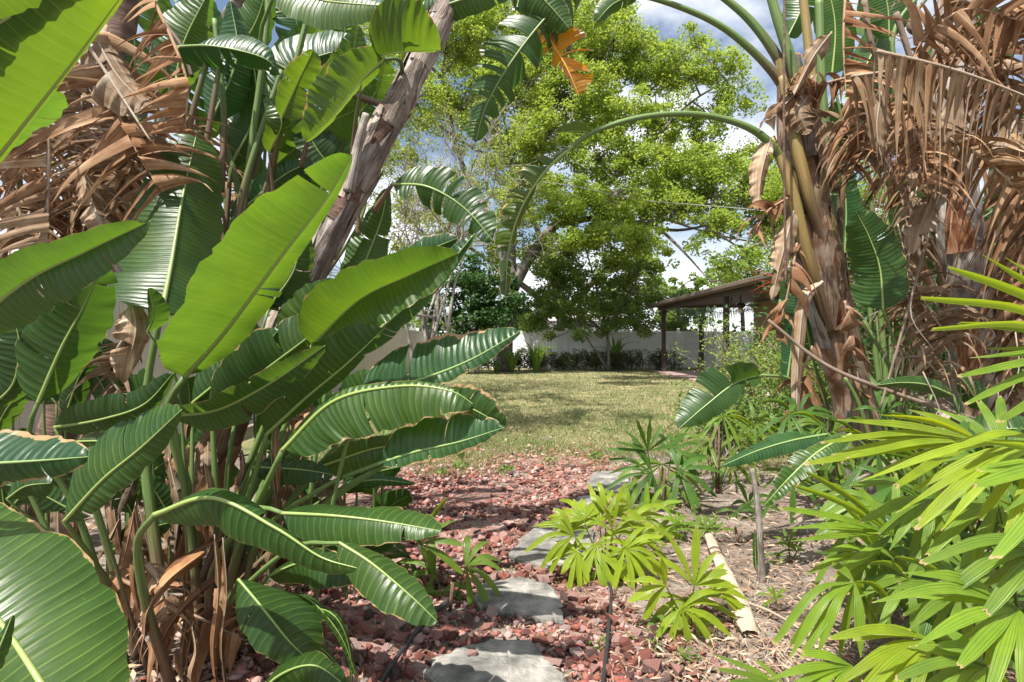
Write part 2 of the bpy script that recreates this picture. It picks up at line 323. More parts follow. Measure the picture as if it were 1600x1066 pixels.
M['shingle'] = plain('grey_shingle', (0.30, 0.29, 0.28), 0.85, 0.2, 0.2, 6)
M['slab'] = plain('pinkish_concrete', (0.42, 0.30, 0.26), 0.85, 0.2, 0.15, 2)
M['black'] = plain('black_plastic', (0.025, 0.025, 0.027), 0.5, 0.4, 0.2)
M['glass'] = plain('frosted_lamp_glass', (0.75, 0.70, 0.6), 0.3, 0.5, 0.03)
M['metal'] = plain('galvanised_wire', (0.30, 0.30, 0.31), 0.5, 0.5, 0.1, 3, 0.4)
M['wood'] = plain('pole_wood', (0.20, 0.15, 0.11), 0.85, 0.2, 0.25)

# ------------------------------------------------------------------ leaf builders
def shape(t, a=0.75, b=0.55):
    return np.clip(np.sin(math.pi * np.clip(t, 0, 1) ** a), 0, 1) ** b
def blade(p, L, wl, wr, fl, fr, tl=0, tr=0, curl=0.25, ripple=0.03, sweep=0.22, a=0.75, b=0.55, m=6, gap=0.25, ang=14, ph=None, tip=None):
    n = len(p); t = np.gradient(p, axis=0); t /= (np.linalg.norm(t, axis=1, keepdims=True) + 1e-9)
    V = EYE - p; V /= np.linalg.norm(V, axis=1, keepdims=True)
    # the way the midrib's two halves spread: one reference direction for the whole blade
    S = np.cross(t, V); S /= (np.linalg.norm(S, axis=1, keepdims=True) + 1e-9)
    S = (S + S.mean(0)); S -= t * (S * t).sum(1, keepdims=True); S /= (np.linalg.norm(S, axis=1, keepdims=True) + 1e-9)
    Nf = np.cross(S, t)
    u = np.linspace(0, 1, n); verts = []; faces = []; uvs = []; nv = 0
    ph = rng.uniform(0, 6) if ph is None else ph
    for sgn, W, f0, tears in ((-1, wl, fl, tl), (1, wr, fr, tr)):
        if W <= 0: continue
        if tears == 0: cuts = [0.0, 1.0]
        else:
            c = np.sort(rng.uniform(0.12, 0.93, tears)) if not isinstance(tears, (list, tuple)) else np.array(tears)
            cuts = [0.0, *c, 1.0]
        for k in range(len(cuts) - 1):
            c0, c1 = cuts[k], cuts[k + 1]
            if c1 - c0 < 0.012: continue
            ns = max(3, int((c1 - c0) * n * 1.1)); tt = np.linspace(c0, c1, ns)
            whole = len(cuts) == 2
            df = 0 if whole else rng.normal(0, ang); g = 0 if whole else gap * rng.uniform(0.3, 1.5)
            cut = 1 if whole else rng.uniform(0.86, 1.0)
            s = np.linspace(0, 1, m); tm = (c0 + c1) / 2
            TT = tt[:, None] + (tm - tt[:, None]) * g * s[None]      # strips narrow outward
            ix = TT
            def I(A): return np.stack([np.interp(ix.ravel(), u, A[:, q]) for q in range(3)], 1).reshape(*ix.shape, 3)
            pp = np.stack([np.interp(np.repeat(tt, m), u, p[:, q]) for q in range(3)], 1).reshape(ns, m, 3)
            off = (TT - tt[:, None])[..., None] * L * I(t)
            ww = (W * shape(tt, a, b))[:, None] * s[None] * cut
            wob = 1 + 0.035 * np.sin(tt * 23 + ph) + 0.02 * np.sin(tt * 51 + ph * 2)
            nb = np.zeros(ns)
            for _ in range(rng.integers(1, 6)): nb = np.maximum(nb, rng.uniform(.03, .12) * np.exp(-((tt - rng.uniform(.1, .95)) / rng.uniform(.006, .03)) ** 2))
            ww = ww * wob[:, None] * (1 - nb[:, None] * s[None] ** 2) * (1 + rng.normal(0, .006, ns)[:, None])
            fa = np.radians(f0 + df + 10 * np.sin(tt * 5 + ph))[:, None] + np.radians(curl * 57.3) * s[None]
            d = sgn * np.cos(fa)[..., None] * I(S) - np.sin(fa)[..., None] * I(Nf)
            q = pp + off + ww[..., None] * d + (sweep * ww * s[None])[..., None] * I(t)
            rp = ripple * W * (s[None] ** 1.6) * (np.sin(tt * 38 + ph)[:, None] + 0.6 * np.sin(tt * 71 + 2 * ph)[:, None])
            rp = rp + 0.010 * W * np.sin(tt * 160 + ph)[:, None] * np.sin(s * math.pi)[None]
            q = q + rp[..., None] * I(Nf)
            verts.append(q.reshape(-1, 3))
            uvs.append(np.stack([(TT * L), np.broadcast_to(0.5 + 0.5 * sgn * s[None], TT.shape)], 2).reshape(-1, 2))
            for i in range(ns - 1):
                for j in range(m - 1):
                    A = nv + i * m + j
                    faces.append((A, A + 1, A + m + 1, A + m) if sgn > 0 else (A, A + m, A + m + 1, A + 1))
            nv += ns * m
    return np.concatenate(verts), np.array(faces), np.concatenate(uvs)
TINT = {'mid': (1, 1, 1), 'bright': (1.15, 1.1, 0.9), 'backlit': (1.42, 1.24, 0.85), 'dark': (0.72, 0.78, 0.8), 'teal': (0.75, 0.95, 1.45), 'olive': (1.15, 0.95, 0.7), 'yellow': (5.5, 1.9, 0.5), 'orange': (7.5, 1.6, 0.5)}  # leaf age colours, with light through the blades partly painted into the bright ones
def leaf(parent, pts, wl, wr, fl=12, fr=12, tint='mid', pet=None, edge=0.14, dead=False, n=56, rr=None, **kw):
    """pts: midrib points (x, y, distance); wl, wr half widths left / right of the growth direction"""
    W = [P(*q) for q in pts]; dm = np.mean([q[2] for q in pts]); k = dm / F
    p, L = spline(W, n)
    if not dead:
        for key in ('tl', 'tr'):
            if key not in kw: kw[key] = int(rng.choice([0, 0, 1, 1, 2, 3]))
        if 'ang' not in kw and 'gap' not in kw: kw['ang'] = 3.5; kw['gap'] = .05
    c = lambda f: max(0.25, math.cos(R(f)))
    v, f, uv = blade(p, L, wl * k / c(fl), wr * k / c(fr), fl, fr, **kw)
    tn = np.array(TINT[tint]) * rng.uniform(0.9, 1.1)
    o = obj('leaf' if not dead else 'dead_leaf', v, f, M['dead'] if dead else M['leaf'], parent, uv,
            color=(*tn, edge) if not dead else (*(np.array([1, 1, 1]) * rng.uniform(0.75, 1.2)), 1))
    r0 = 0.72 * (rr if rr else min(0.017, 0.012 * L + 0.003))
    t_, N_, B_ = frames(p)
    v, f, uv = tube(p, [r0, r0 * 0.75, r0 * 0.5, r0 * 0.15], 6)
    obj('midrib', v, f, M['straw'] if dead else M['rib'], o, uv, color=(*(0.6 + 0.4 * tn), 1))
    if pet:
        pl = [P(*q) for q in pet]
        if 0.12 < pl[0][2] < 1.3:
            g0 = pl[0] * .65 + ORG[parent.name] * .35; g0[2] = -.01; pl = [g0] + pl
        pp, _ = spline(pl + [W[0] + (W[1] - W[0]) * 0.02], 18)
        v, f, uv = tube(pp, [r0 * 2.6, r0 * 1.9, r0 * 1.05], 7)
        obj('petiole', v, f, M['straw'] if dead else M['stalk'], o, uv)
    return o
def stem(parent, pts, r, name='petiole', mat='stalk', k=8, n=26, lump=0.0):
    pp, _ = spline([P(*q) for q in pts], n); v, f, uv = tube(pp, r, k, lump=lump)
    return obj(name, v, f, M[mat], parent, uv)
DT = [(1.0, 0.95, 0.9), (1.15, 0.95, 0.8), (0.85, 0.9, 0.95), (1.25, 1.2, 1.15), (0.7, 0.68, 0.68), (1.1, 0.85, 0.7)]
def dead_frond(parent, pts, ln, n=16, side=0, hang=0.7, wb=1.0, tint=None, twist=0.7):
    n = int(n * 1.5)
    """withered leaf: a rib with torn, folded strips; ln strip length in photograph pixels, side -1/0/1"""
    W = [P(*q) for q in pts]; dm = np.mean([q[2] for q in pts]); k = dm / F
    p, L = spline(W, 40); t, _, _ = frames(p)
    mb = MB(); ln = ln * k; base = L / n * 1.05 * wb
    for s in ([-1, 1] if side == 0 else [side]):
        for i in range(n):
            if rng.random() < 0.10: continue
            u0 = (i + rng.uniform(0.1, 0.9)) / n; j = int(u0 * 39); c = p[j]; T = t[j]
            V = nz(EYE - c); S = nz(np.cross(T, V)) * s; Nf = nz(np.cross(S, T)) * s
            l_ = ln * rng.uniform(0.55, 1.25) * (0.55 + 0.9 * math.sin(math.pi * min(1, u0 * 0.85 + 0.12)))
            hg = hang * rng.uniform(0.6, 1.4); d0 = nz(S + 0.35 * T + Nf * rng.normal(0, 0.45)); m = 7
            q = c.copy(); rows = []; wd = base * rng.uniform(0.6, 1.25); ac = nz(T + rng.normal(0, .3, 3)); tw = rng.normal(0, twist)
            wd *= 1.3
            if rng.random() < .25: wd *= .3; l_ *= 1.15
            sgn = 1 if rng.random() < 0.5 else -1; fold = rng.uniform(0.25, 0.6)
            for r_ in range(m):
                a = r_ / (m - 1); d = nz(d0 * (1 - a * 0.55) + np.array([0, 0, -1]) * hg * a * 1.4 + 0.10 * np.sin(a * 5 + i) * Nf)
                if r_: q = q + d * l_ / (m - 1)
                nn = nz(np.cross(ac, d)); ac2 = nz(ac * math.cos(tw * a) + nn * math.sin(tw * a))
                w_ = wd * (1 - a) ** 1.05 * 0.5 + 0.0012
                rows += [q - ac2 * w_, q + nn * w_ * fold * 1.6 * sgn, q + ac2 * w_]
            f = [(r_ * 3 + e, r_ * 3 + e + 1, r_ * 3 + e + 4, r_ * 3 + e + 3) for r_ in range(m - 1) for e in (0, 1)]
            uv = [(r_ / (m - 1) * l_, 0.5 * e + i) for r_ in range(m) for e in range(3)]
            mb.add(rows, f, uv)
    tn = DT[rng.integers(len(DT))] if tint is None else tuple(np.array(tint) ** 0.5)
    o = mb.build('dead_frond', M['dead'], parent, color=(*tn, 1))
    v, f, uv = tube(p, [0.011, 0.008, 0.003], 6)
    obj('midrib', v, f, M['straw'], o, uv, color=(*(0.9 * np.array(tn)), 1))
    return o
def sheath(parent, path, rad, t0, t1, a0, arc, off=0.008, mat='dead', tint=(1, 1, 1), flare=0.0, name='leaf_sheath'):
    """an old leaf base clasping a trunk"""
    N_ = len(path); t, N, B = frames(path); m, k = 12, 7; v = []; uv = []
    for i in range(m):
        s = i / (m - 1); x = (t0 + (t1 - t0) * s) * (N_ - 1); j = min(N_ - 2, int(x)); fr = x - j
        c = path[j] * (1 - fr) + path[j + 1] * fr; r = np.interp(x / (N_ - 1), np.linspace(0, 1, len(rad)), rad) + off + flare * s ** 2
        aw = arc * (1 - 0.75 * s ** 1.3)
        for e in range(k):
            an = a0 + (e / (k - 1) - 0.5) * aw + 0.05 * math.sin(s * 9 + e)
            v.append(c + (r + 0.006 * math.sin(e * 2.1 + s * 7)) * (math.cos(an) * N[j] + math.sin(an) * B[j])); uv.append((s * 0.6, e / 6 + a0))
    f = [(i * k + e, i * k + e + 1, (i + 1) * k + e + 1, (i + 1) * k + e) for i in range(m - 1) for e in range(k - 1)]
    return obj(name, v, f, M[mat], parent, uv, color=(*tint, 1))
def ang_facing(path, j, deg):
    """angle round the trunk that points at the given bearing: 0 = toward the garden path (-y), 90 = +x"""
    t, N, B = frames(path); d = np.array([math.sin(R(deg)), -math.cos(R(deg)), 0.15])
    return math.atan2(np.dot(d, B[j]), np.dot(d, N[j]))
_strap = {}
def strap(p0, p1, up, w, n=9, vf=0.35, blunt=True):
    """one palm leaflet: pleated strap arching from p0 to p1"""
    blunt = rng.random() < .55
    mid = (p0 + p1) / 2 + up; p, L = spline([p0, mid, p1], n)
    t = np.gradient(p, axis=0); t /= np.linalg.norm(t, axis=1, keepdims=True)
    nn = np.cross(t, np.array([0, 0, 1.0])); nn /= (np.linalg.norm(nn, axis=1, keepdims=True) + 1e-6)
    V = EYE - p; V /= np.linalg.norm(V, axis=1, keepdims=True); sv = np.cross(t, V); sv /= (np.linalg.norm(sv, axis=1, keepdims=True) + 1e-6)
    sgn = np.sign((nn * sv).sum(1)).mean(); sgn = 1 if sgn >= 0 else -1
    S = sgn * nn * 0.6 + sv * 0.6; S -= t * (S * t).sum(1, keepdims=True); S /= (np.linalg.norm(S, axis=1, keepdims=True) + 1e-6)
    N = np.cross(S, t); u = np.linspace(0, 1, n)
    prof = np.clip(np.minimum(0.12 + u * 2.0, 1.0) * (1 - 0.45 * np.clip((u - 0.6) / 0.4, 0, 1) ** 2), 0, 1)
    if not blunt: prof = prof * (1 - np.clip((u - 0.5) / 0.5, 0, 1) ** 2.2 * 0.9)
    v = []; uv = []
    for e, (s, h) in enumerate(((-1, 0.0), (-0.5, -vf * 0.35), (0, -vf), (0.5, -vf * 0.35), (1, 0.0))):
        ext = (0.0 if blunt else 0.0)
        v.append(p + (w * prof)[:, None] * (s * S + h * N)); uv.append(np.stack([u, np.full(n, 0.5 + 0.5 * s)], 1))
    v = np.stack(v, 1); uv = np.stack(uv, 1)
    if blunt:   # notched end
        for e in range(5): v[-1, e] += t[-1] * w * rng.normal(0, .35)
        v[-1] = p[-1] + (v[-1] - p[-1]) * rng.uniform(.45, 1.0)
    f = [(i * 5 + e, i * 5 + e + 1, i * 5 + e + 6, i * 5 + e + 5) for i in range(n - 1) for e in range(4)]
    return v.reshape(-1, 3), f, uv.reshape(-1, 2)
PT = {'mid': (1, 1, 1), 'bright': (1.2, 1.18, 0.85), 'dark': (0.5, 0.66, 0.8), 'lime': (1.7, 1.42, 0.75)}
def fan_to(parent, hub, tips, w, tint='mid', pet=None, arch=0.16, split=True, dz=0.0):
    """palm leaf with its leaflet ends given: hub (x,y,d), tips [(x,y[,d])], w leaflet half width in pixels"""
    h = P(*hub); k = hub[2] / F; tn = np.array(PT[tint]) * rng.uniform(0.88, 1.12)
    mb = MB()
    pp, _ = spline([P(*q) for q in (pet if pet else [(hub[0] + 10, hub[1] + 60, hub[2] + 0.1)])] + [h], 12)
    mb.tube(pp, [0.006, 0.0042, 0.0035], 5)
    o = mb.build('leaf', M['palm'], parent, color=(*(0.75 * tn), 1))
    extra = []
    for (t0, t1) in zip(tips[:-1], tips[1:]):
        if math.hypot(t0[0] - t1[0], t0[1] - t1[1]) > 26 and rng.random() < .75:
            s = rng.uniform(.35, .65); q = [t0[0] * s + t1[0] * (1 - s), t0[1] * s + t1[1] * (1 - s)]; m = rng.uniform(.75, 1.0)
            extra.append((hub[0] + (q[0] - hub[0]) * m, hub[1] + (q[1] - hub[1]) * m + 8, hub[2] + rng.normal(0.03, .05)))
    for tp in list(tips) + extra:
        e = P(tp[0], tp[1], tp[2] if len(tp) > 2 else hub[2] - 0.06 + rng.normal(0, 0.07))
        L = np.linalg.norm(e - h); v, f, uv = strap(h, e, np.array([0, -0.03 * L, arch * L * rng.uniform(0.6, 1.4)]), 0.62 * w * k * rng.uniform(0.8, 1.15))
        obj('leaflet', v, f, M['palm'], o, uv, color=(*(tn * rng.uniform(0.88, 1.12)), 1))
    return o
def fan(parent, hub, length, n=8, axis=90, spread=200, w=9, tint='mid', pet=None, tilt=30, droop=0.25, split=True):
    """palm leaf spread about an axis (degrees, 90 = up), length in photograph pixels; tilt leans the fan's face to the sky"""
    tilt += rng.normal(0, 15); spread *= rng.uniform(.78, 1.08); axis += rng.normal(0, 12); droop *= rng.uniform(.5, 1.3)
    h = P(*hub); k = hub[2] / F; L = length * k; tn = np.array(PT[tint]) * rng.uniform(0.88, 1.12)
    mb = MB(); pp, _ = spline([P(*q) for q in (pet if pet else [(hub[0] + 5, hub[1] + 50, hub[2] + 0.15)])] + [h], 12)
    mb.tube(pp, [0.006, 0.0042, 0.0035], 5)
    A = np.array([1.0, 0, 0]); Bv = np.array([0, math.sin(R(tilt)), math.cos(R(tilt))])
    parts = []
    for i in range(n):
        a = R(axis + (i / (n - 1) - 0.5) * spread + rng.normal(0, 7)); d = math.cos(a) * A + math.sin(a) * Bv
        l_ = L * rng.uniform(0.72, 1.18) * (0.8 + 0.2 * math.cos(a - R(axis)))
        e = h + d * l_ + np.array([0, 0, -droop * l_ * rng.uniform(0.2, 1.7)])
        parts.append(strap(h, e, np.array([0, 0, (droop * 0.35 + 0.04) * l_]), 0.66 * w * k * rng.uniform(0.8, 1.15)))
    if split:
        o = mb.build('leaf', M['palm'], parent, color=(*(0.75 * tn), 1))
        for v, f, uv in parts: obj('leaflet', v, f, M['palm'], o, uv, color=(*(tn * rng.uniform(0.88, 1.12)), 1))
    else:
        for q in parts: mb.add(*q)
        o = mb.build('leaf', M['palm'], parent, color=(*tn, 1))
    return o
def leafcloud(centers, radii, counts, size, flat=0.7, asp=2.0):
    """many single leaves, one kite each, spread through clumps"""
    C = np.repeat(np.asarray(centers), counts, 0); Rr = np.repeat(np.asarray(radii), counts)
    N = len(C); d = rng.normal(size=(N, 3)); d /= np.linalg.norm(d, axis=1, keepdims=True)
    q = C + d * (Rr * rng.uniform(0.15, 1.0, N) ** 0.5)[:, None] * np.array([1, 1, flat])
    a = rng.normal(size=(N, 3)); a[:, 2] *= 0.6; a[:, 2] -= 0.25; a /= np.linalg.norm(a, axis=1, keepdims=True)
    up = rng.normal(size=(N, 3)) + np.array([0, 0, 1.0]); b = np.cross(a, up); b /= (np.linalg.norm(b, axis=1, keepdims=True) + 1e-6)
    s = size * rng.uniform(0.6, 1.35, N)[:, None]
    v = np.stack([q - a * s * 0.5, q + b * s * 0.5 / asp * 1.1 - a * s * 0.03, q + a * s * 0.5, q - b * s * 0.5 / asp * 1.1 - a * s * 0.03], 1).reshape(-1, 3)
    return v, np.arange(4 * N).reshape(N, 4)
def subclumps(c, r, n, flat=0.75):
    d = rng.normal(size=(n, 3)); d /= np.linalg.norm(d, axis=1, keepdims=True)
    return c + d * (r * rng.uniform(0.25, 1.0, n) ** 0.6)[:, None] * np.array([1, 1, flat])
# ================================================================== SETTING
def G(x, y):
    d = F * EYE[2] / (y - 533.0); return np.array([(x - 800.0) / F * d, d, 0.0])
def sheet(name, poly, z, mat, res=None, rel=0.0):
    v = [(x, y, z) for x, y in poly]; return struct(obj(name, v, [tuple(range(len(v)))], mat, smooth=False))
g = sheet('ground', [(-250, -120), (250, -120), (250, 400), (-250, 400)], -0.03, M['soil'])
def relief(name, x0, x1, y0, y1, step, z, amp, mat, edge=None):
    xs = np.arange(x0, x1 + 1e-6, step); ys = np.arange(y0, y1 + 1e-6, step); X, Y = np.meshgrid(xs, ys)
    Z = np.zeros_like(X)
    for k in range(14):
        a = rng.uniform(0, 6.28); fq = rng.uniform(1.5, 14); Z += np.sin((X * math.cos(a) + Y * math.sin(a)) * fq + rng.uniform(0, 6)) * amp / (1 + fq * 0.35)
    Z += rng.normal(0, amp * 0.12, X.shape)
    if edge is not None: Z = np.where(edge(X, Y), Z + z, z - 0.09)
    else: Z += z
    nx, ny = len(xs), len(ys); i = np.arange(nx * ny).reshape(ny, nx)
    f = np.stack([i[:-1, :-1], i[:-1, 1:], i[1:, 1:], i[1:, :-1]], 2).reshape(-1, 4)
    return struct(obj(name, np.stack([X, Y, Z], 2).reshape(-1, 3), f, mat))
relief('garden_bed', -4.2, 5.2, 0.6, 8.2, 0.06, -0.005, 0.012, M['soil'])
def path_l(y): return np.interp(y, [1.5, 2.6, 4.5, 6.4, 7.4], [-1.3, -1.15, -1.45, -1.6, -1.7])
def path_r(y): return np.interp(y, [1.5, 2.6, 3.2, 3.8, 5, 6.4, 7.4], [0.62, 0.60, 0.52, 0.38, 0.7, 1.1, 1.2])
relief('gravel_path', -1.8, 1.3, 1.5, 7.3, 0.05, 0.006, 0.010, M['pathbed'], lambda X, Y: (X > path_l(Y)) & (X < path_r(Y)))
xs = np.linspace(-4.1, 9.2, 60); yn = 6.75 + 0.35 * np.sin(xs * 1.7) + 0.25 * np.sin(xs * 4.1 + 1) + np.clip(-xs - 1.6, 0, 3) * -0.3
lawn_poly = [(x, y) for x, y in zip(xs, yn)] + [(9.2, 29.0), (-4.1, 29.0)]
struct(sheet('lawn', lawn_poly, 0.012, M['lawn']))
def grass():
    N = 170000; d = 1 / rng.uniform(1 / 26.3, 1 / 5.6, N); x = rng.uniform(-0.42, 0.62, N) * d * 1.0
    lim = 6.75 + 0.35 * np.sin(x * 1.7) + 0.25 * np.sin(x * 4.1 + 1) - 0.3
    ok = (x > -4) & (x < 9.2) & (d > lim + 0.15 - rng.exponential(0.32, N)) & ~((x > 6.0) & (d > 9.7) & (d < 24.6)); d, x = d[ok], x[ok]; N = len(d)
    h = rng.uniform(0.025, 0.065, N) * (0.8 + 0.02 * d); w = 0.0028 * (0.6 + d / 7); a = rng.uniform(0, 6.28, N); ln = rng.normal(0, 0.035, (N, 2))
    b = np.stack([x, d, np.full(N, 0.008)], 1); s = np.stack([np.cos(a) * w, np.sin(a) * w, np.zeros(N)], 1)
    t = b + np.stack([ln[:, 0], ln[:, 1], h], 1)
    v = np.stack([b - s, b + s, t], 1).reshape(-1, 3)
    o = obj('lawn_grass', v, np.arange(3 * N).reshape(N, 3), M['grass'], smooth=False)
    tag(o, 'short patchy lawn grass, half green and half dried to straw', 'grass', kind='stuff')
grass()
# patio slab
pm = MB(); pm.box(6.1, 10.0, 9.5, 24.7, -0.02, 0.06); struct(pm.build('patio_slab', M['slab'], smooth=False))

# ------------------------------------------------------------------ path: stones and lava rock
import bmesh
STONES = [
 ([(655, 1062), (685, 1037), (730, 1020), (769, 1010), (828, 1012), (845, 1033), (880, 1066), (905, 1105), (800, 1125), (690, 1100)], 'broad grey flagstone with a red pebble on it, set in lava rock'),
 ([(738, 941), (752, 925), (764, 916), (811, 911), (859, 923), (881, 957), (882, 981), (850, 980), (816, 972), (775, 966), (745, 954)], 'wedge shaped grey flagstone between two wider stones'),
 ([(794, 873), (806, 862), (819, 845), (840, 828), (864, 815), (905, 816), (930, 838), (925, 862), (895, 886), (854, 895), (815, 888)], 'large grey flagstone half under the bright lady palm'),
 ([(890, 793), (900, 785), (918, 781), (944, 789), (938, 797), (908, 800)], 'small grey flagstone sunk between large ones in the shade'),
 ([(917, 760), (930, 742), (955, 741), (984, 745), (986, 770), (950, 774), (924, 770)], 'squarish bluish flagstone beside the dark lady palm at the lawn edge'),
]
stone_world = []
for poly, lab in STONES:
    w = np.array([G(*q) for q in poly]); c = w.mean(0); stone_world.append(w)
    n_ = len(w); tilt = rng.normal(0, 0.012, 2)
    fine = []
    for i in range(n_):
        a, b_ = w[i], w[(i + 1) % n_]
        for s in (0, 0.33, 0.66):
            q = a * (1 - s) + b_ * s; fine.append(q + (rng.normal(0, 0.009, 3) if s else 0))
    fine = np.array(fine); k = len(fine); rel = fine - c; rings = []
    for sc, z in ((0.98, -0.02), (1.0, 0.022), (0.985, 0.034), (0.93, 0.040), (0.75, 0.043), (0.5, 0.043), (0.25, 0.044)):
        r_ = c + rel * sc; r_[:, 2] = z + (rng.normal(0, 0.0022, k) if sc < 0.99 else 0) + (r_[:, :2] - c[:2]) @ tilt; rings.append(r_)
    v = np.concatenate(rings + [[c + np.array([0, 0, 0.044])]])
    f = [(r_ * k + i, r_ * k + (i + 1) % k, (r_ + 1) * k + (i + 1) % k, (r_ + 1) * k + i) for r_ in range(6) for i in range(k)]
    f += [(6 * k + i, 6 * k + (i + 1) % k, 7 * k) for i in range(k)]
    o = obj('stepping_stone', v, f, M['stone'], origin=c, smooth=False); tag(o, lab, 'stepping stone', 'flagstones of the path')
def inside(p, poly):
    c = False; n_ = len(poly); j = n_ - 1
    for i in range(n_):
        if (poly[i][1] > p[1]) != (poly[j][1] > p[1]) and p[0] < (poly[j][0] - poly[i][0]) * (p[1] - poly[i][1]) / (poly[j][1] - poly[i][1]) + poly[i][0]: c = not c
        j = i
    return c
rock_meshes = []
for k in range(9):
    bm = bmesh.new()
    for q in rng.normal(size=(11, 3)):
        q = q / np.linalg.norm(q) * rng.uniform(0.8, 1.15); bm.verts.new((q[0] * 1.1, q[1] * 0.9, q[2] * 0.62))
    r_ = bmesh.ops.convex_hull(bm, input=bm.verts); bmesh.ops.delete(bm, geom=[e for e in r_['geom_interior'] if isinstance(e, bmesh.types.BMVert)], context='VERTS')
    bmesh.ops.triangulate(bm, faces=bm.faces); me = bpy.data.meshes.new('lava_rock'); bm.to_mesh(me); bm.free(); me.materials.append(M['lava']); rock_meshes.append(me)
rocks = []
for i in range(21000):
    y = (1 / rng.uniform(1 / 7.6, 1 / 1.9)) if rng.random() < .6 else rng.uniform(2, 7.6); x = rng.uniform(-1.8, 1.6)
    lo, hi = path_l(y), path_r(y); inn = lo < x < hi
    if not inn:
        dist = max(lo - x, x - hi)
        if rng.random() > 0.55 * math.exp(-dist / 0.16): continue
    if y > 6.4 and rng.random() < (y - 6.4) / 1.1: continue
    if any(inside((x, y), s) for s in stone_world): continue
    s = rng.lognormal(math.log(0.0155), 0.48); s = min(s, 0.046) * (1.0 if y > 2.8 else 1.05)
    rocks.append((x, y, s))
vis = sorted([r for r in rocks if abs(r[0]) < 0.9 * r[1] and r[1] > 2.25 and r[0] > -1.0], key=lambda r: -r[2] / r[1])
near = set(vis[:300])
for x, y, s in vis[:300]:
    o = bpy.data.objects.new('lava_rock', rock_meshes[rng.integers(9)]); col.objects.link(o)
    o.location = (x, y, 0.010 + s * rng.uniform(0.15, 0.6)); o.rotation_euler = (rng.normal(0, 0.35), rng.normal(0, 0.35), rng.uniform(0, 6.28)); o.scale = (s, s, s)
    tag(o, 'angular red lava rock lying in the gravel path', 'rock', 'red lava rocks of the path')
RV = []; RF = []; nv = 0
for me in rock_meshes:
    a = np.empty(len(me.vertices) * 3); me.vertices.foreach_get('co', a); b_ = np.array([p.vertices[:] for p in me.polygons]); RV.append(a.reshape(-1, 3)); RF.append(b_)
vv, ff = [], []
for r in rocks:
    if r in near: continue
    k = rng.integers(9); x, y, s = r; a = rng.uniform(0, 6.28); b_ = rng.normal(0, 0.4); c, si = math.cos(a), math.sin(a); cb, sb = math.cos(b_), math.sin(b_)
    Q = RV[k] * s * rng.uniform(0.8, 1.2, 3); Q = Q @ np.array([[1, 0, 0], [0, cb, -sb], [0, sb, cb]]) @ np.array([[c, -si, 0], [si, c, 0], [0, 0, 1]])
    vv.append(Q + (x, y, 0.008 + s * rng.uniform(0.1, 0.55))); ff.append(RF[k] + nv); nv += len(Q)
o = obj('lava_gravel', np.concatenate(vv), np.concatenate(ff), M['lava'], smooth=False); tag(o, 'red and grey lava gravel covering the path between flagstones', 'gravel', kind='stuff')
# a red pebble on the first stone
q = G(738, 1040); o = bpy.data.objects.new('lava_rock', rock_meshes[2]); col.objects.link(o); o.location = q + np.array([0, 0, 0.056]); o.scale = (0.026,) * 3; o.rotation_euler = (0.1, 0, 1)
tag(o, 'single red lava rock lying on top of the broad grey flagstone', 'rock', 'red lava rocks of the path')
# litter: needles, bark bits, brown leaf scraps
def litter(N, fn, name, label, lo=0.02, hi=0.09, wd=(0.0015, 0.012)):
    v = []
    while len(v) < N:
        x, y = fn()
        l_ = rng.uniform(lo, hi); w = rng.uniform(*wd); a = rng.uniform(0, 6.28); z = rng.uniform(0.012, 0.035)
        dx = np.array([math.cos(a), math.sin(a), rng.normal(0, 0.15)]); dy = np.array([-math.sin(a), math.cos(a), rng.normal(0, 0.5)])
        c = np.array([x, y, z]); mid = np.array([0, 0, rng.uniform(0, 0.012)])
        v.append([c - dx * l_ / 2, c + dy * w + mid, c + dx * l_ / 2, c - dy * w + mid])
    v = np.array(v).reshape(-1, 3); o = obj(name, v, np.arange(len(v)).reshape(-1, 4), M['litter'], smooth=False); tag(o, label, 'leaf litter', kind='stuff')
def f_right():
    while True:
        y = 1 / rng.uniform(1 / 6.5, 1 / 1.8); x = rng.uniform(0.2, 3.6)
        if x > path_r(y) - 0.25 * rng.random(): return x, y
def f_left():
    while True:
        y = 1 / rng.uniform(1 / 5.0, 1 / 1.2); x = rng.uniform(-3.2, -0.5)
        if x < path_l(y) + 0.5 * rng.random() ** 2: return x, y
litter(15000, f_right, 'leaf_litter', 'brown needles and dry leaf scraps on sandy soil under the palms', 0.02, 0.10, (0.0008, 0.006))
litter(3200, f_left, 'leaf_litter', 'dark dry leaf scraps under the big broad leaved clump', 0.03, 0.16, (0.002, 0.014))
def f_mid():
    while True:
        y = 1 / rng.uniform(1 / 6.5, 1 / 1.9); x = rng.uniform(-1.2, 0.8)
        if path_l(y) < x < path_r(y): return x, y
litter(1700, f_mid, 'leaf_litter', 'thin dry twigs and scraps scattered over the red gravel', 0.015, 0.07, (0.0008, 0.003))
def f_lawn():
    y = 1 / rng.uniform(1 / 22, 1 / 6.5); return rng.uniform(-.35, .5) * y, y
litter(1600, f_lawn, 'leaf_litter', 'dry brown leaves and bits scattered over the lawn', 0.03, 0.09, (0.006, 0.02))
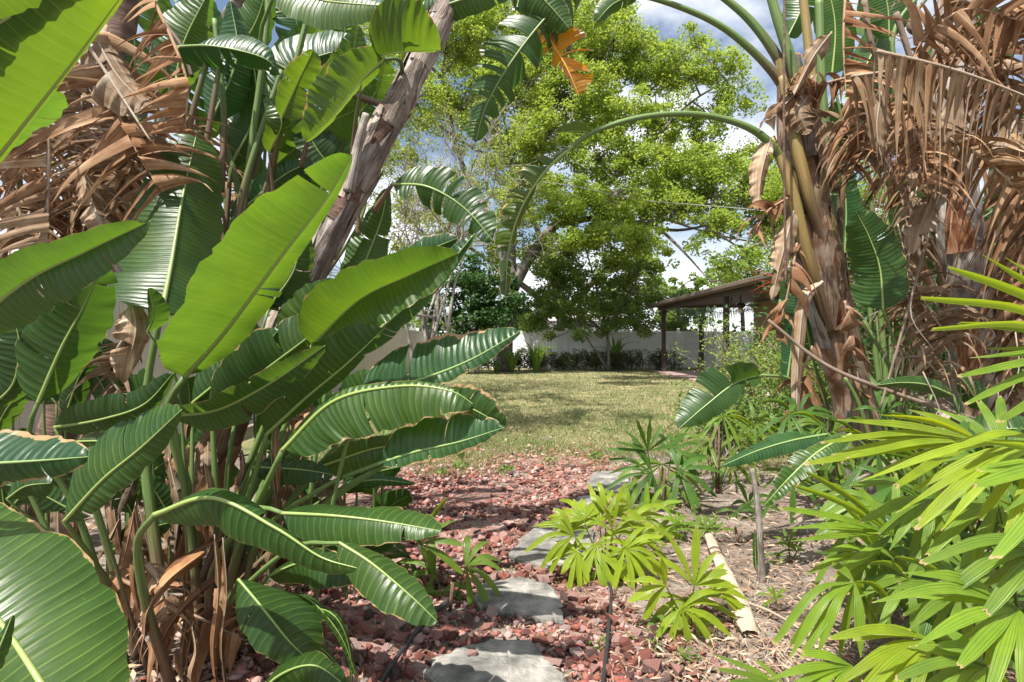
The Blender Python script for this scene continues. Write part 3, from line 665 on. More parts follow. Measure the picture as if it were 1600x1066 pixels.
# small weeds between stones and at the lawn edge
def weed(px, py, n_, size, label):
    c = G(px, py); t = thing('weed', label, 'weed', c, 'low weeds in gravel and soil')
    v, f = leafcloud([c + np.array([0, 0, size * 0.5])], [size], [n_], size * 0.42, 0.6); v[:, 2] = np.maximum(v[:, 2], 0.006)
    obj('foliage', v, f, M['strap'], t, smooth=False)
for px, py, n_, s in ((805, 890, 24, .04), (850, 1000, 30, .035), (938, 1015, 40, .05), (925, 1030, 16, .03), (1035, 995, 80, .08), (1060, 965, 60, .07), (1075, 1035, 40, .06), (1020, 1015, 40, .05), (1100, 830, 40, .08),
                      (720, 735, 60, .1), (790, 740, 60, .1), (860, 728, 60, .1), (690, 745, 40, .08), (930, 720, 60, .1), (845, 760, 30, .06), (1210, 880, 50, .07), (985, 1000, 30, .04)):
    weed(px, py, n_, s, 'tuft of tiny green weed leaves sprouting from bare ground')
# irrigation tubes
def line_thing(name, pts, r, mat, label, cat, n=40):
    p, _ = spline(pts, n); p = p + np.stack([np.zeros(n), np.zeros(n), 0.003 * np.sin(np.arange(n))], 1); v, f, uv = tube(p, r, 8); o = obj(name, v, f, M[mat], None, uv, origin=pts[0]); return tag(o, label, cat)
up = lambda q, z: q + np.array([0, 0, z])
line_thing('irrigation_tube', [up(G(938, 1110), .035), up(G(946, 1050), .04), up(G(952, 980), .04), up(G(955, 935), .038), up(G(944, 905), .03)], 0.009, 'black', 'black irrigation tube running from the bright lady palm across pink gravel', 'hose')
line_thing('irrigation_tube', [up(G(575, 1110), .035), up(G(620, 1045), .045), up(G(665, 985), .045), up(G(700, 950), .03)], 0.010, 'black', 'black irrigation tube on dark red gravel beside the low broad leaves', 'hose')
# fallen leaf sheath
def fallen():
    pts = [up(G(1098, 828), .07), up(G(1115, 868), .055), up(G(1140, 925), .045), up(G(1172, 1000), .03)]
    p, L = spline(pts, 20); t, N, B = frames(p); w = np.interp(np.linspace(0, 1, 20), [0, .2, .6, .88, 1], [.006, .028, .042, .055, .035]); v = []; uv = []
    for i in range(20):
        S = nz(np.cross(t[i], [0, 0, 1])); U = np.cross(S, t[i])
        for e in range(9):
            a = R(-20 + 220 * e / 8); v.append(p[i] + w[i] * (math.cos(a) * S * 1.0 + (math.sin(a) * 0.42) * U) + rng.normal(0, 0.0022, 3)); uv.append((i / 19 * L, e / 8))
    f = [(i * 9 + e, i * 9 + e + 1, i * 9 + e + 10, i * 9 + e + 9) for i in range(19) for e in range(8)]
    th = thing('fallen_leaf_sheath', 'pale dry boat shaped leaf sheath lying on sandy ground', 'dry leaf', pts[-1])
    obj('blade', v, f, M['straw'], th, uv, color=(1.15, 1.12, 1.08, 1))
    for c in (0.42, 0.47):
        j = int(c * 19); a = np.linspace(0, 6.28, 12); S = nz(np.cross(t[j], [0, 0, 1])); U = np.cross(S, t[j])
        ring = np.array([p[j] + (w[j] + .003) * (math.cos(x) * S + 0.68 * math.sin(x) * U) for x in a]); vv_, f_, u_ = tube(ring, 0.004, 5); obj('band', vv_, f_, M['trunk_dark'], th, u_)
    pp, _ = spline([up(G(1150, 945), .03), up(G(1210, 975), .05), up(G(1290, 1020), .03)], 14); v, f, uv = tube(pp, [.008, .006, .003], 6); obj('stalk', v, f, M['straw'], th, uv)
fallen()
# ------------------------------------------------------------------ white vinyl fence
FY = 28.0
def fence_white():
    th = thing('vinyl_fence', 'tall white vinyl privacy fence behind the hedge', 'fence', (0, FY, 0))
    for k in range(-6, 12):
        x = 0.85 + 1.83 * k
        bevelbox('post', x - 0.065, x + 0.065, FY - 0.065, FY + 0.065, 0, 1.92, M['vinyl'], th)
        c = MB(); c.box(x - .08, x + .08, FY - .08, FY + .08, 1.921, 1.945); c.add([(x - .07, FY - .07, 1.946), (x + .07, FY - .07, 1.946), (x + .07, FY + .07, 1.946), (x - .07, FY + .07, 1.946), (x, FY, 1.99)], [(0, 1, 4), (1, 2, 4), (2, 3, 4), (3, 0, 4)]); c.build('post_cap', M['vinyl'], th, smooth=False)
        bevelbox('top_rail', x + .068, x + 1.762, FY - .025, FY + .025, 1.71, 1.83, M['vinyl'], th)
        bevelbox('bottom_rail', x + .068, x + 1.762, FY - .025, FY + .025, 0.05, 0.2, M['vinyl'], th)
        m = MB(); nb = 11; w = 1.69 / nb
        for i in range(nb): m.box(x + .07 + i * w + .003, x + .07 + (i + 1) * w - .003, FY - .011, FY + .011, 0.19, 1.72)
        m.build('board_panel', M['vinyl'], th, smooth=False)
fence_white()
def fence_cream():
    X = -4.15; th = thing('board_fence', 'cream vertical board fence seen in gaps behind the big leaves', 'fence', (X, 3, 0))
    y = 2.2
    while y < 11:
        bevelbox('board', X - .012, X + .012, y, y + .148, 0.03, 1.8 + rng.normal(0, .003), M['cream'], th, 0.004); y += .152
    m = MB()
    while y < 27.9:
        m.box(X - .012, X + .012, y, y + .148, 0.03, 1.8); y += .152
    o = m.build('board', M['cream'], th, smooth=False); o['kind'] = 'stuff'
    for z in (0.4, 1.5): bevelbox('rail', X - .06, X - .013, 2.2, 27.9, z, z + .09, M['cream'], th)
fence_cream()
# ------------------------------------------------------------------ house and patio cover
def house():
    th = thing('house', 'tan lap sided house wall behind the patio cover', 'house', (10.2, 16, 0))
    m = MB(); m.box(10.06, 18, 7.0, 23.6, 0, 2.95); m.build('wall', M['siding'], th, smooth=False)
    for i in range(15):
        z = 0.08 + i * 0.19
        v = [(10.055, 7.0, z), (10.055, 23.65, z), (10.02, 7.0, z), (10.02, 23.65, z), (10.052, 7.0, z + .2), (10.052, 23.65, z + .2)]
        obj('siding_board', v, [(0, 1, 3, 2), (2, 3, 5, 4)], M['siding'], th, smooth=False)
    m = MB(); m.add([(9.6, 6.5, 2.98), (18.4, 6.5, 2.98), (18.4, 24.1, 2.98), (9.6, 24.1, 2.98), (14, 9.5, 4.6), (14, 21, 4.6)], [(0, 1, 4), (1, 2, 5, 4), (2, 3, 5), (3, 0, 4, 5), (3, 2, 1, 0)]); m.build('roof', M['shingle'], th, smooth=False)
house()
def patio():
    th = thing('patio_cover', 'brown flat patio roof on square posts beside the lawn', 'patio cover', (6.4, 24, 0.06))
    for y in (24.0, 17.0, 11.6):
        p = bevelbox('post', 6.325, 6.475, y - .075, y + .075, 0.06, 2.67, M['brown'], th)
        bevelbox('base', 6.31, 6.49, y - .09, y + .09, 0.061, 0.20, M['vinyl' if y == 17.0 else 'brown'], p)
        m = MB(); m.add(*[tube(np.array([(6.4, y - .11, 2.2), (6.4, y - .45, 2.6)]), .03, 6)[i] for i in (0, 1)]); m.build('bracket', M['brown'], p)
    bevelbox('beam', 6.28, 6.52, 9.6, 24.5, 2.672, 2.80, M['brown'], th)
    y = 9.5
    while y < 24.5:
        v = []
        for x, z in ((6.02, 2.815), (10.0, 2.965)):
            for dz in (0, 0.07): v += [(x, y + .004, z + dz), (x, y + .496, z + dz)]
        v = [v[0], v[1], v[2], v[3], v[4], v[5], v[6], v[7]]
        f = [(0, 1, 5, 4), (2, 6, 7, 3), (0, 2, 3, 1), (4, 5, 7, 6), (0, 4, 6, 2), (1, 3, 7, 5)]
        obj('roof_panel', v, f, M['roofpan'], th, smooth=False); y += .5
    bevelbox('gutter', 5.9, 6.018, 9.4, 24.6, 2.82, 2.925, M['roofpan'], th)
    bevelbox('fascia', 5.9, 10.0, 24.602, 24.66, 2.79, 2.95, M['roofpan'], th)
    v = [(5.92, 9.4, 2.932), (10.0, 9.4, 3.09), (10.0, 24.66, 3.09), (5.92, 24.66, 2.932)]
    v2 = [(a, b_, c - .03) for a, b_, c in v]
    obj('top_sheet', v + v2, [(0, 1, 2, 3), (7, 6, 5, 4), (0, 4, 5, 1), (1, 5, 6, 2), (2, 6, 7, 3), (3, 7, 4, 0)], M['roofmetal'], th, smooth=False)
    # ceiling fan
    c = np.array([7.6, 18.9, 2.86]); fn = thing('ceiling_fan', 'dark ceiling fan with lamp hanging under the patio roof', 'ceiling fan', c)
    m = MB(); m.tube([c, c - (0, 0, .25)], .02, 8); m.build('rod', M['brown'], fn)
    m = MB(); m.tube([c - (0, 0, .25), c - (0, 0, .28), c - (0, 0, .36), c - (0, 0, .42)], [.06, .14, .15, .09], 14); m.build('motor', M['brown'], fn)
    m = MB(); m.tube([c - (0, 0, .425), c - (0, 0, .5), c - (0, 0, .58)], [.07, .11, .05], 12); m.build('lamp', M['glass'], fn)
    for k in range(5):
        a = R(72 * k + 12); d = np.array([math.cos(a), math.sin(a), 0]); s = np.array([-math.sin(a), math.cos(a), .2]); m = MB(); h = c - (0, 0, .33); z = np.array([0, 0, .006])
        q = [h + d * .15 - s * .04, h + d * .15 + s * .04, h + d * .70 + s * .075, h + d * .70 - s * .075]; m.add([*q, *[x - z for x in q]], [(0, 1, 2, 3), (7, 6, 5, 4), (0, 4, 5, 1), (1, 5, 6, 2), (2, 6, 7, 3), (3, 7, 4, 0)]); m.build('blade', M['brown'], fn, smooth=False)
patio()
def neighbour():
    th = thing('neighbour_house', 'grey roofed pale house beyond the white fence', 'house', (1.5, 46, 0))
    m = MB(); m.box(-3, 9, 44, 54, 0, 2.9); m.build('wall', M['vinyl'], th, smooth=False)
    m = MB(); m.add([(-3.6, 43.4, 2.9), (9.6, 43.4, 2.9), (9.6, 54.6, 2.9), (-3.6, 54.6, 2.9), (0.5, 49, 4.6), (5.5, 49, 4.6)], [(0, 1, 5, 4), (1, 2, 5), (2, 3, 4, 5), (3, 0, 4), (3, 2, 1, 0)]); m.build('roof', M['shingle'], th, smooth=False)
neighbour()
pole = thing('utility_pole', 'wooden utility pole standing beyond the fence', 'pole', (-9.0, 34, 0))
m = MB(); m.tube([(-9, 34, 0), (-9, 34, 12.5)], [.16, .11], 10); m.build('mast', M['wood'], pole)
bevelbox('crossarm', -9.9, -8.1, 33.82, 33.88, 11.6, 11.72, M['wood'], pole)
pA, pB = P(600, 236, 24), P(1240, 334, 21); 
wp = [np.array([-9, 34, 11.9]), P(845, 284, 23.5), P(1000, 312, 22.5), P(1220, 333, 21.5), np.array([14, 18, 4.3])]
p, _ = spline(wp, 50); v, f, uv = tube(p, 0.014, 5); o = obj('overhead_wire', v, f, M['metal'], None, uv, origin=wp[0]); tag(o, 'thin overhead wire sagging across the tree crowns', 'wire')

# ------------------------------------------------------------------ background trees
def limb(mb, a, b_, r0, r1, bend=0.15, n=8, k=6):
    L = np.linalg.norm(b_ - a); mid = (a + b_) / 2 + rng.normal(0, bend * L * 0.5, 3) + np.array([0, 0, bend * L * 0.5]); p, _ = spline([a, mid, b_], n); mb.tube(p, [r0, (r0 + r1) / 2, r1], k); return p
def crown_tree(name, label, cat, base, forks, blobs, mat, barkmat, r0, leafsize, per, nsub, group='garden trees', twig=True, flat=0.75):
    """blobs: (x, y, d, radius m, density); forks: main limbs as lists of points"""
    th = thing(name, label, cat, base, group)
    mb = MB(); nodes = []
    for i, (pts, ra, rb) in enumerate(forks):
        p, _ = spline(pts, 22); mb.tube(p, [ra, (ra + rb) / 2, rb], 9); nodes += [q for q in p[6:]]
    mb.build('trunk', M[barkmat], th); nodes = np.array(nodes)
    C, Rd, K = [], [], []; tw = MB()
    for (x, y, d, r, dens) in blobs:
        c = P(x, y, d); j = np.argmin(np.linalg.norm(nodes - c, axis=1)); a = nodes[j]
        bp = limb(tw, a, c, min(0.09, 0.03 + 0.012 * np.linalg.norm(a - c)), 0.018, 0.18)
        for s in subclumps(c, r, max(4, int(nsub * r ** 2)), flat):
            C.append(s); rr = rng.uniform(0.3, 0.62) * (0.6 + 0.25 * r); Rd.append(rr); K.append(max(6, int(per * dens * rng.uniform(0.4, 1.5))))
            if twig and rng.random() < 0.55: limb(tw, bp[rng.integers(3, len(bp))], s, 0.014, 0.004, 0.15, 5, 4)
    tw.build('branches', M[barkmat], th)
    v, f = leafcloud(C, Rd, K, leafsize, 0.75); obj('crown', v, f, M[mat], th, smooth=False)
    return th
oak_b = P(788, 590, 25); oak_b[2] = 0
fork = P(800, 455, 25)
oak_limbs = [([oak_b, P(790, 520, 25), fork], .38, .30), ([fork, P(830, 400, 25), P(870, 350, 25), P(960, 300, 24.5), P(1060, 330, 24), P(1160, 390, 23)], .26, .03),
             ([fork, P(800, 360, 25.5), P(830, 250, 25.5), P(900, 150, 26), P(960, 60, 26)], .26, .07), ([P(900, 335, 25), P(1000, 240, 25), P(1080, 160, 25), P(1150, 120, 25)], .14, .02),
             ([fork, P(770, 350, 26), P(720, 250, 27), P(690, 120, 27)], .2, .06), ([P(960, 300, 24.5), P(1010, 340, 24), P(1060, 385, 23.5), P(1110, 440, 23)], .12, .02),
             ([P(870, 350, 25), P(960, 340, 26), P(1060, 360, 27), P(1180, 330, 27)], .16, .02), ([P(900, 150, 26), P(880, 20, 23), P(860, -160, 19), P(850, -280, 15)], .14, .04)]
oak_blobs = [(880, 60, 26, 1.7, 1), (960, 70, 26, 1.6, 1), (1010, 100, 25.5, 1.2, .9), (1060, 110, 25, 1.1, .8), (1115, 105, 25, 1.0, .7), (1150, 150, 25, .9, .6), (1085, 60, 26, .7, .5),
  (760, 60, 27, 1.8, .7), (700, 40, 27, 1.8, .6), (820, 130, 26, 1.5, .9), (900, 150, 25.5, 1.5, 1), (975, 185, 25, 1.3, 1), (1050, 190, 25, 1.1, .9), (1110, 190, 25, .9, .8), (740, 160, 27, 1.6, .6),
  (860, 215, 25, 1.4, 1), (930, 245, 25, 1.4, 1), (1010, 260, 24.5, 1.3, 1), (1080, 265, 24.5, 1.2, 1), (1140, 290, 24, 1.1, 1), (1195, 300, 24, 1.0, .9), (1180, 240, 25, .7, .6), (800, 260, 26, 1.3, .6),
  (880, 310, 24, 1.2, .9), (960, 320, 24, 1.3, 1), (1040, 320, 24, 1.1, .9), (1110, 340, 24, 1.0, .8), (1180, 350, 24, 1.0, .8), (1225, 330, 24, 1.0, .9), (1260, 390, 24, 1.1, .8), (820, 330, 25, 1.1, .7),
  (900, 365, 23.5, 1.0, 1), (960, 380, 23.5, 1.1, 1), (1010, 370, 23.5, .7, .7), (1150, 410, 23, .7, .7), (1090, 385, 23.5, .5, .5), (1130, 440, 23, .5, .4), (1170, 440, 24, .6, .7), (1190, 400, 23.5, .7, .5), (1240, 440, 26, .9, .5),
  (1290, 300, 25, 1.5, .8), (1340, 200, 26, 1.5, .7), (1400, 330, 26, 1.6, .8), (640, 160, 27, 1.5, .6), (600, 60, 27, 1.5, .6)]
oak_high = [(700, -150, 19, 1.5, .8), (850, -170, 18, 1.6, .8), (960, -150, 18, 1.4, .8), (800, -230, 15, 1.3, .8), (920, -260, 15, 1.3, .8), (1040, -200, 17, 1.3, .7), (760, -330, 12.5, 1.0, .7), (1000, -330, 13, 1.0, .7)]
crown_tree('oak_tree', 'big spreading oak with bright spring green crown over the lawn', 'tree', oak_b, oak_limbs, [(x, y, d, r * 1.3, min(1.1, k * 1.25)) for x, y, d, r, k in oak_blobs] + oak_high, 'oak', 'bark', .38, 0.145, 125, 16)
ub = P(952, 590, 25.2); ub[2] = 0
crown_tree('understorey_tree', 'thin trunked small leaved tree hanging low in front of white fence', 'tree', ub,
  [([ub, P(948, 520, 25.2), P(930, 440, 25), P(915, 390, 25)], .07, .03), ([P(948, 520, 25.2), P(990, 450, 25), P(1000, 400, 25)], .05, .025), ([ub, P(900, 500, 25), P(870, 430, 25)], .05, .02)],
  [(850, 420, 25, 1.0, .8), (900, 430, 25, 1.1, 1), (955, 430, 25, 1.1, 1), (1000, 425, 25, .9, .9), (870, 470, 25, .8, .9), (920, 480, 24.8, .9, 1), (975, 480, 24.8, .9, 1), (1015, 470, 25, .6, .9), (905, 520, 24.8, .45, .8), (945, 515, 24.8, .4, .8), (1010, 515, 24.8, .45, .8), (830, 385, 25, .8, .6), (860, 530, 24.9, .3, .5), (850, 470, 27, .9, .9), (890, 455, 27, .9, .9), (935, 470, 27, .9, .9), (985, 460, 27, .8, .9), (830, 500, 27, .8, .9), (900, 500, 27, .7, .9), (960, 500, 27, .7, .9), (870, 400, 26.5, .9, .8)],
  'under', 'bark', .07, 0.13, 130, 20)
db = P(745, 575, 23); db[2] = 0
crown_tree('evergreen_shrub', 'dense dark green rounded tree between pale stems and white fence', 'tree', db, [([db, P(745, 520, 23), P(750, 440, 23)], .12, .05)],
  [(720, 450, 23, .9, 1.2), (765, 450, 23, 1.0, 1.2), (800, 480, 23, .7, 1.2), (740, 490, 22.8, .9, 1.2), (690, 480, 23, .8, 1.2), (775, 495, 22.8, .7, 1.2), (740, 420, 23.5, .7, 1), (800, 445, 23.5, .6, 1), (700, 515, 23, .7, 1), (745, 530, 23, .7, 1)], 'darkleaf', 'bark', .1, 0.15, 120, 20)
fb = np.array([3.0, 35.0, 0]); 
crown_tree('oak_tree', 'second oak beyond the fence filling in behind the bright one', 'tree', fb, [([fb, fb + (0, 0, 3), fb + (-1, 0, 7), fb + (-3, 0, 12)], .35, .08), ([fb + (0, 0, 3), fb + (3, 0, 6), fb + (6, 0, 9)], .25, .06), ([fb + (0, 0, 3), fb + (-4, 0, 6), fb + (-7, 0, 8)], .25, .06)],
  [(x + rng.normal(0, 12), y + rng.normal(0, 12), 34 + rng.normal(0, 1), rng.uniform(1.5, 2.2), .9) for x, y in ((660, 300), (700, 380), (740, 300), (780, 380), (800, 220), (850, 300), (880, 390), (920, 210), (950, 300), (980, 390), (1020, 300), (1060, 220), (1120, 270), (1180, 290), (1240, 320), (1030, 400), (840, 130), (930, 130), (720, 210), (680, 120), (760, 100), (650, 400), (620, 240), (1290, 380), (870, 40), (970, 40), (740, 30), (660, 30), (1020, 120), (560, 60), (560, 200))], 'oak', 'bark', .35, 0.21, 110, 7)
sb = np.array([-6.6, 9.5, 0.0]); sp_ = lambda X, Y, Z: (800 + X / Y * F, 533 - (Z - 1.35) / Y * F, Y)
crown_tree('shade_tree', 'tall green tree beyond the cream fence, glimpsed above the big leaves', 'tree', sb, [([sb, sb + (0, 0, 3), sb + (.5, 0, 6), sb + (1.5, -.5, 9)], .25, .08), ([sb + (0, 0, 3.5), sb + (2, 0, 7), sb + (4.5, 0, 9.5)], .14, .05), ([sb + (0, 0, 4), sb + (-1, -2, 7), sb + (1, -3, 9)], .12, .04), ([sb + (2, 0, 7), sb + (3.2, -1.5, 8.6), sb + (4.4, -3.6, 9.4)], .08, .03)],
  [(*sp_(*q), rng.uniform(.7, 1.1), .9) for q in ((-7, 9, 6), (-6, 10, 8), (-5, 9, 9.5), (-4, 9.5, 8.6), (-3, 9, 9.8), (-2.2, 9.6, 10), (-4, 7.5, 9.3), (-5.5, 7, 8.5), (-3, 7, 10), (-7.5, 8, 8), (-6.5, 9, 4.6), (-5, 10, 6), (-7.8, 9.5, 5), (-3.4, 11, 9), (-1.8, 8, 10.2), (-8.5, 9, 7), (-6, 8, 10), (-2.5, 5.6, 9), (-1.6, 6.2, 9.8), (-2.2, 6.9, 9.4), (-3.1, 5.2, 9.2), (-2.9, 6.4, 8.9))], 'oak', 'bark', .25, .12, 60, 11)
# bare twiggy tree with pale stems
def twiggy():
    base = P(672, 620, 14); base[2] = 0; th = thing('crape_myrtle_tree', 'pale multi stemmed tree with bare grey twigs and few new leaves', 'tree', base, 'garden trees')
    tips = []; tw = MB(); tk = MB()
    def grow(p, d, L, r, lev):
        q = p + d * L; m_ = (p + q) / 2 + rng.normal(0, .06 * L, 3); pp, _ = spline([p, m_, q], 5); (tk if lev < 2 else tw).tube(pp, [r, r * .7], 6 if lev < 2 else 4, False)
        if lev >= 5: tips.append(q); return
        for _ in range(3 if lev in (1, 2, 3) else 2):
            dd = nz(d + rng.normal(0, .42 + .06 * lev, 3) + np.array([0, 0, .1])); grow(pp[rng.integers(3, 5)], dd, L * rng.uniform(.6, .86), r * .62, lev + 1)
    for px, lean in ((650, -.16), (662, -.08), (675, .03), (690, .10), (668, .17), (655, -.02)):
        b_ = P(px, 620, 14 + rng.normal(0, .15)); b_[2] = 0; grow(b_, nz(np.array([lean, rng.normal(0, .1), 1])), rng.uniform(2.2, 2.8), .055, 0)
    for o_ in ((tk, 'trunk'), (tw, 'branches')): o_[0].build(o_[1], M['twig'], th)
    t = np.array(tips); v, f = leafcloud(t, np.full(len(t), .25), np.full(len(t), 9), .075); obj('crown', v, f, M['sparse'], th, smooth=False)
twiggy()
# far tree line so the fence does not end in empty air
for i, (x, d, h, lab) in enumerate(((-26, 55, 9, 'far broad tree standing beyond the left end of the yard'), (-13, 60, 8, 'far low tree behind the utility pole'), (16, 58, 8, 'far tree beyond the tan house'), (30, 60, 10, 'far tall tree well past the tan house'), (3, 66, 7, 'far tree behind the grey roofed neighbour house'), (-40, 62, 10, 'farthest tree past the left end of the yard'))):
    b_ = np.array([x, d, 0.0]); inv = lambda X, Z, D: (800 + X / D * F, 533 - (Z - 1.35) / D * F, D)
    bl = [(*inv(x + rng.normal(0, 2.2), h * rng.uniform(.35, .9), d + rng.normal(0, 1.5)), rng.uniform(1.5, 2.4), 1) for _ in range(9)]
    crown_tree('background_tree', lab, 'tree', b_, [([b_, b_ + (0, 0, h * .4), b_ + (.3, 0, h * .75)], .3, .1)], bl, 'under', 'bark', .3, .42, 40, 7, 'far trees', False)
for x0, n_, lab in ((1.0, 7, 'dark leafy thicket beyond the fence left of the thin tree'), (4.5, 7, 'dark leafy thicket beyond the fence behind the thin tree'), (8.5, 6, 'dark leafy thicket beyond the fence behind the fan palms'), (-3.0, 7, 'dark leafy thicket beyond the fence behind the oak trunk')):
    b_ = np.array([x0, 30.2, 0.0]); bl = [(*inv(x0 + rng.normal(0, 1.3), rng.uniform(1.4, 3.0), 30.5 + rng.normal(0, .5)), rng.uniform(.8, 1.2), 1) for _ in range(n_)]
    crown_tree('thicket', lab, 'shrub', b_, [([b_, b_ + (0, 0, 1), b_ + (.2, 0, 2)], .08, .03)], bl, 'under', 'bark', .1, .18, 50, 12, 'thickets beyond the fence', False)
# hedge
def hedge():
    for i, (px, w, lab) in enumerate(((748, 2.0, 'thin brown hedge section behind the strap leaved clump'), (800, 1.7, 'brownish clipped hedge section beside the strap leaved clump'), (855, 1.7, 'brownish green clipped hedge section along white fence'), (905, 1.7, 'reddish brown clipped hedge section along white fence'), (955, 1.7, 'brown hedge section round the thin tree trunk'), (1005, 1.7, 'sparse brown hedge section with bare twigs'), (1046, 1.0, 'last sparse hedge piece touching the patio post'))):
        c = P(px, 560, 25.6); th = thing('hedge', lab, 'hedge', (c[0], c[1], 0), 'clipped hedge by the fence'); H = 1.0
        tw = MB(); C = []
        for k in range(int(26 * w)):
            a = np.array([c[0] + rng.uniform(-w / 2, w / 2), c[1] + rng.uniform(-.3, .3), 0]); e = a + np.array([rng.normal(0, .15), rng.normal(0, .1), H * rng.uniform(.7, 1.02)]); tw.tube([a, (a + e) / 2 + rng.normal(0, .04, 3), e], [.012, .006, .003], 4, False); C.append(a + (e - a) * rng.uniform(.35, 1)); C.append(a + (e - a) * rng.uniform(.2, .8))
        tw.build('stems', M['bark'], th); v, f = leafcloud(C, np.full(len(C), .2), np.full(len(C), 40 if px < 980 else 22), .085); v[:, 2] = np.clip(v[:, 2], .02, H + rng.normal(0, .02, len(v))); obj('foliage', v, f, M['hedge'], th, smooth=False)
hedge()
def strappy(px, py, d, n_, L, w, label, mat='strap', name='strap_leaf_plant', cat='plant', spread=.9, droop=.5, z0=0.0):
    c = P(px, py, d); c[2] = z0; th = thing(name, label, cat, c, 'strap leaved garden plants'); 
    for i in range(n_):
        a = rng.uniform(0, 6.28); o_ = np.array([math.cos(a), math.sin(a), 0]); l_ = L * rng.uniform(.65, 1.1); s = spread * rng.uniform(.3, 1.1)
        p, _ = spline([c + o_ * .03, c + o_ * l_ * s * .35 + (0, 0, l_ * .6), c + o_ * l_ * s + (0, 0, l_ * (1 - droop * s * rng.uniform(.4, 1.3)))], 8); t, N, B = frames(p); S = np.cross(t, [0, 0, 1]); S /= (np.linalg.norm(S, axis=1, keepdims=True) + 1e-6); u = np.linspace(0, 1, 8); ww = w * np.sin(np.pi * (0.12 + .88 * u) ** .8)[:, None]
        v = np.stack([p - S * ww, p - np.array([0, 0, 1]) * ww * .3, p + S * ww], 1).reshape(-1, 3); f = [(k * 3 + e, k * 3 + e + 1, k * 3 + e + 4, k * 3 + e + 3) for k in range(7) for e in (0, 1)]
        obj('leaf', v, f, M[mat], th)
    return th
strappy(838, 575, 24.0, 34, 1.7, .06, 'big clump of arching bright strap leaves in front of hedge')
strappy(800, 578, 23.5, 30, 1.4, .055, 'strap leaved clump left of the bigger one, beside the pale leaf tip')
strappy(775, 578, 23.6, 18, .8, .03, 'lower strap leaved clump at the foot of the dark shrub')
strappy(960, 572, 25.9, 20, 1.9, .07, 'spiky strap leaved plant rising behind the hedge')
# shrub by the patio
def shrub(px, py, d, h, w, label, mat, n_=26, ls=.07, per=26, name='leafy_shrub'):
    c = P(px, py, d); c[2] = 0; th = thing(name, label, 'shrub', c); tw = MB(); C = []
    for k in range(n_):
        a = c + np.array([rng.normal(0, .07), rng.normal(0, .07), 0]); e = c + np.array([rng.normal(0, w * .5), rng.normal(0, w * .4), h * rng.uniform(.45, 1.05)]); p, _ = spline([a, (a + e) / 2 + (0, 0, h * .12), e], 7); tw.tube(p, [.012, .003], 4, False); C += [p[j] for j in (3, 4, 5, 6)]
    tw.build('stems', M['twig'], th); v, f = leafcloud(C, np.full(len(C), .17 * w), np.full(len(C), per), ls); obj('foliage', v, f, M[mat], th, smooth=False)
shrub(1165, 600, 10.5, 1.65, 1.25, 'airy yellow green shrub in front of the patio', 'shrub', 34, .055, 22)
shrub(1235, 610, 9.5, 1.5, 1.2, 'paler leafy shrub right of the airy one, behind the leaning trunk', 'shrub', 30, .055, 22)
shrub(1140, 680, 6.6, 0.75, .8, 'low fine leaved green shrub under the torn dark leaf', 'strap', 26, .05, 22)
shrub(1215, 690, 6.8, .8, .9, 'low bushy green shrub at the foot of the leaning trunk', 'strap', 26, .05, 22)
shrub(1285, 690, 7.2, 1.4, 1.1, 'taller green shrub behind the leaning trunk', 'under', 30, .06, 30)
shrub(1420, 640, 8.5, 2.6, 2.2, 'dark leafy shrub behind both shaggy trunks', 'darkleaf', 40, .09, 40)
shrub(1600, 640, 6.5, 3.2, 2.4, 'dark leafy shrub behind the hanging dead fronds', 'darkleaf', 44, .09, 40)
# fan palmetto behind the patio
def palmetto(px, py, d, h, label, n_=16, L=.8):
    c = P(px, py, d); c[2] = 0; th = thing('fan_palm', label, 'palm', c, 'fan palms by the fence'); m = MB(); m.tube([c, c + (0.05, 0, h * .55), c + (0, 0, h)], [.14, .12, .1], 8); m.build('trunk', M['bark'], th); top = c + (0, 0, h)
    for i in range(n_):
        a = 6.283 * i / n_ + rng.normal(0, .2); el = rng.uniform(-.35, .9); o_ = np.array([math.cos(a) * math.cos(el), math.sin(a) * math.cos(el), math.sin(el)]); hub = top + o_ * L * .7; mb = MB(); mb.tube([top, hub], [.014, .008], 4, False)
        S = nz(np.cross(o_, [0, 0, 1])); U = np.cross(S, o_)
        for k in range(15):
            b_ = R(-105 + 15 * k); dr = math.cos(b_) * o_ + math.sin(b_) * S; l_ = L * (.75 + .25 * math.cos(b_)); e1 = hub + dr * l_ * .6; e2 = hub + dr * l_ * .8 + np.array([0, 0, -.38 * l_]); sd = nz(np.cross(dr, U)) * .022
            mb.add([hub, e1 - sd, e1 + sd, e2], [(0, 1, 2), (1, 3, 2)])
        mb.build('leaf', M['fanpalm'], th, smooth=False)
palmetto(1095, 575, 27.2, 2.4, 'blue green fan palm drooping in front of white fence under the patio roof')
palmetto(1160, 575, 30, 2.9, 'blue green fan palm just beyond the white fence', 16, .9)
palmetto(1060, 575, 31, 3.2, 'taller fan palm beyond the fence past the patio post', 16, .9)
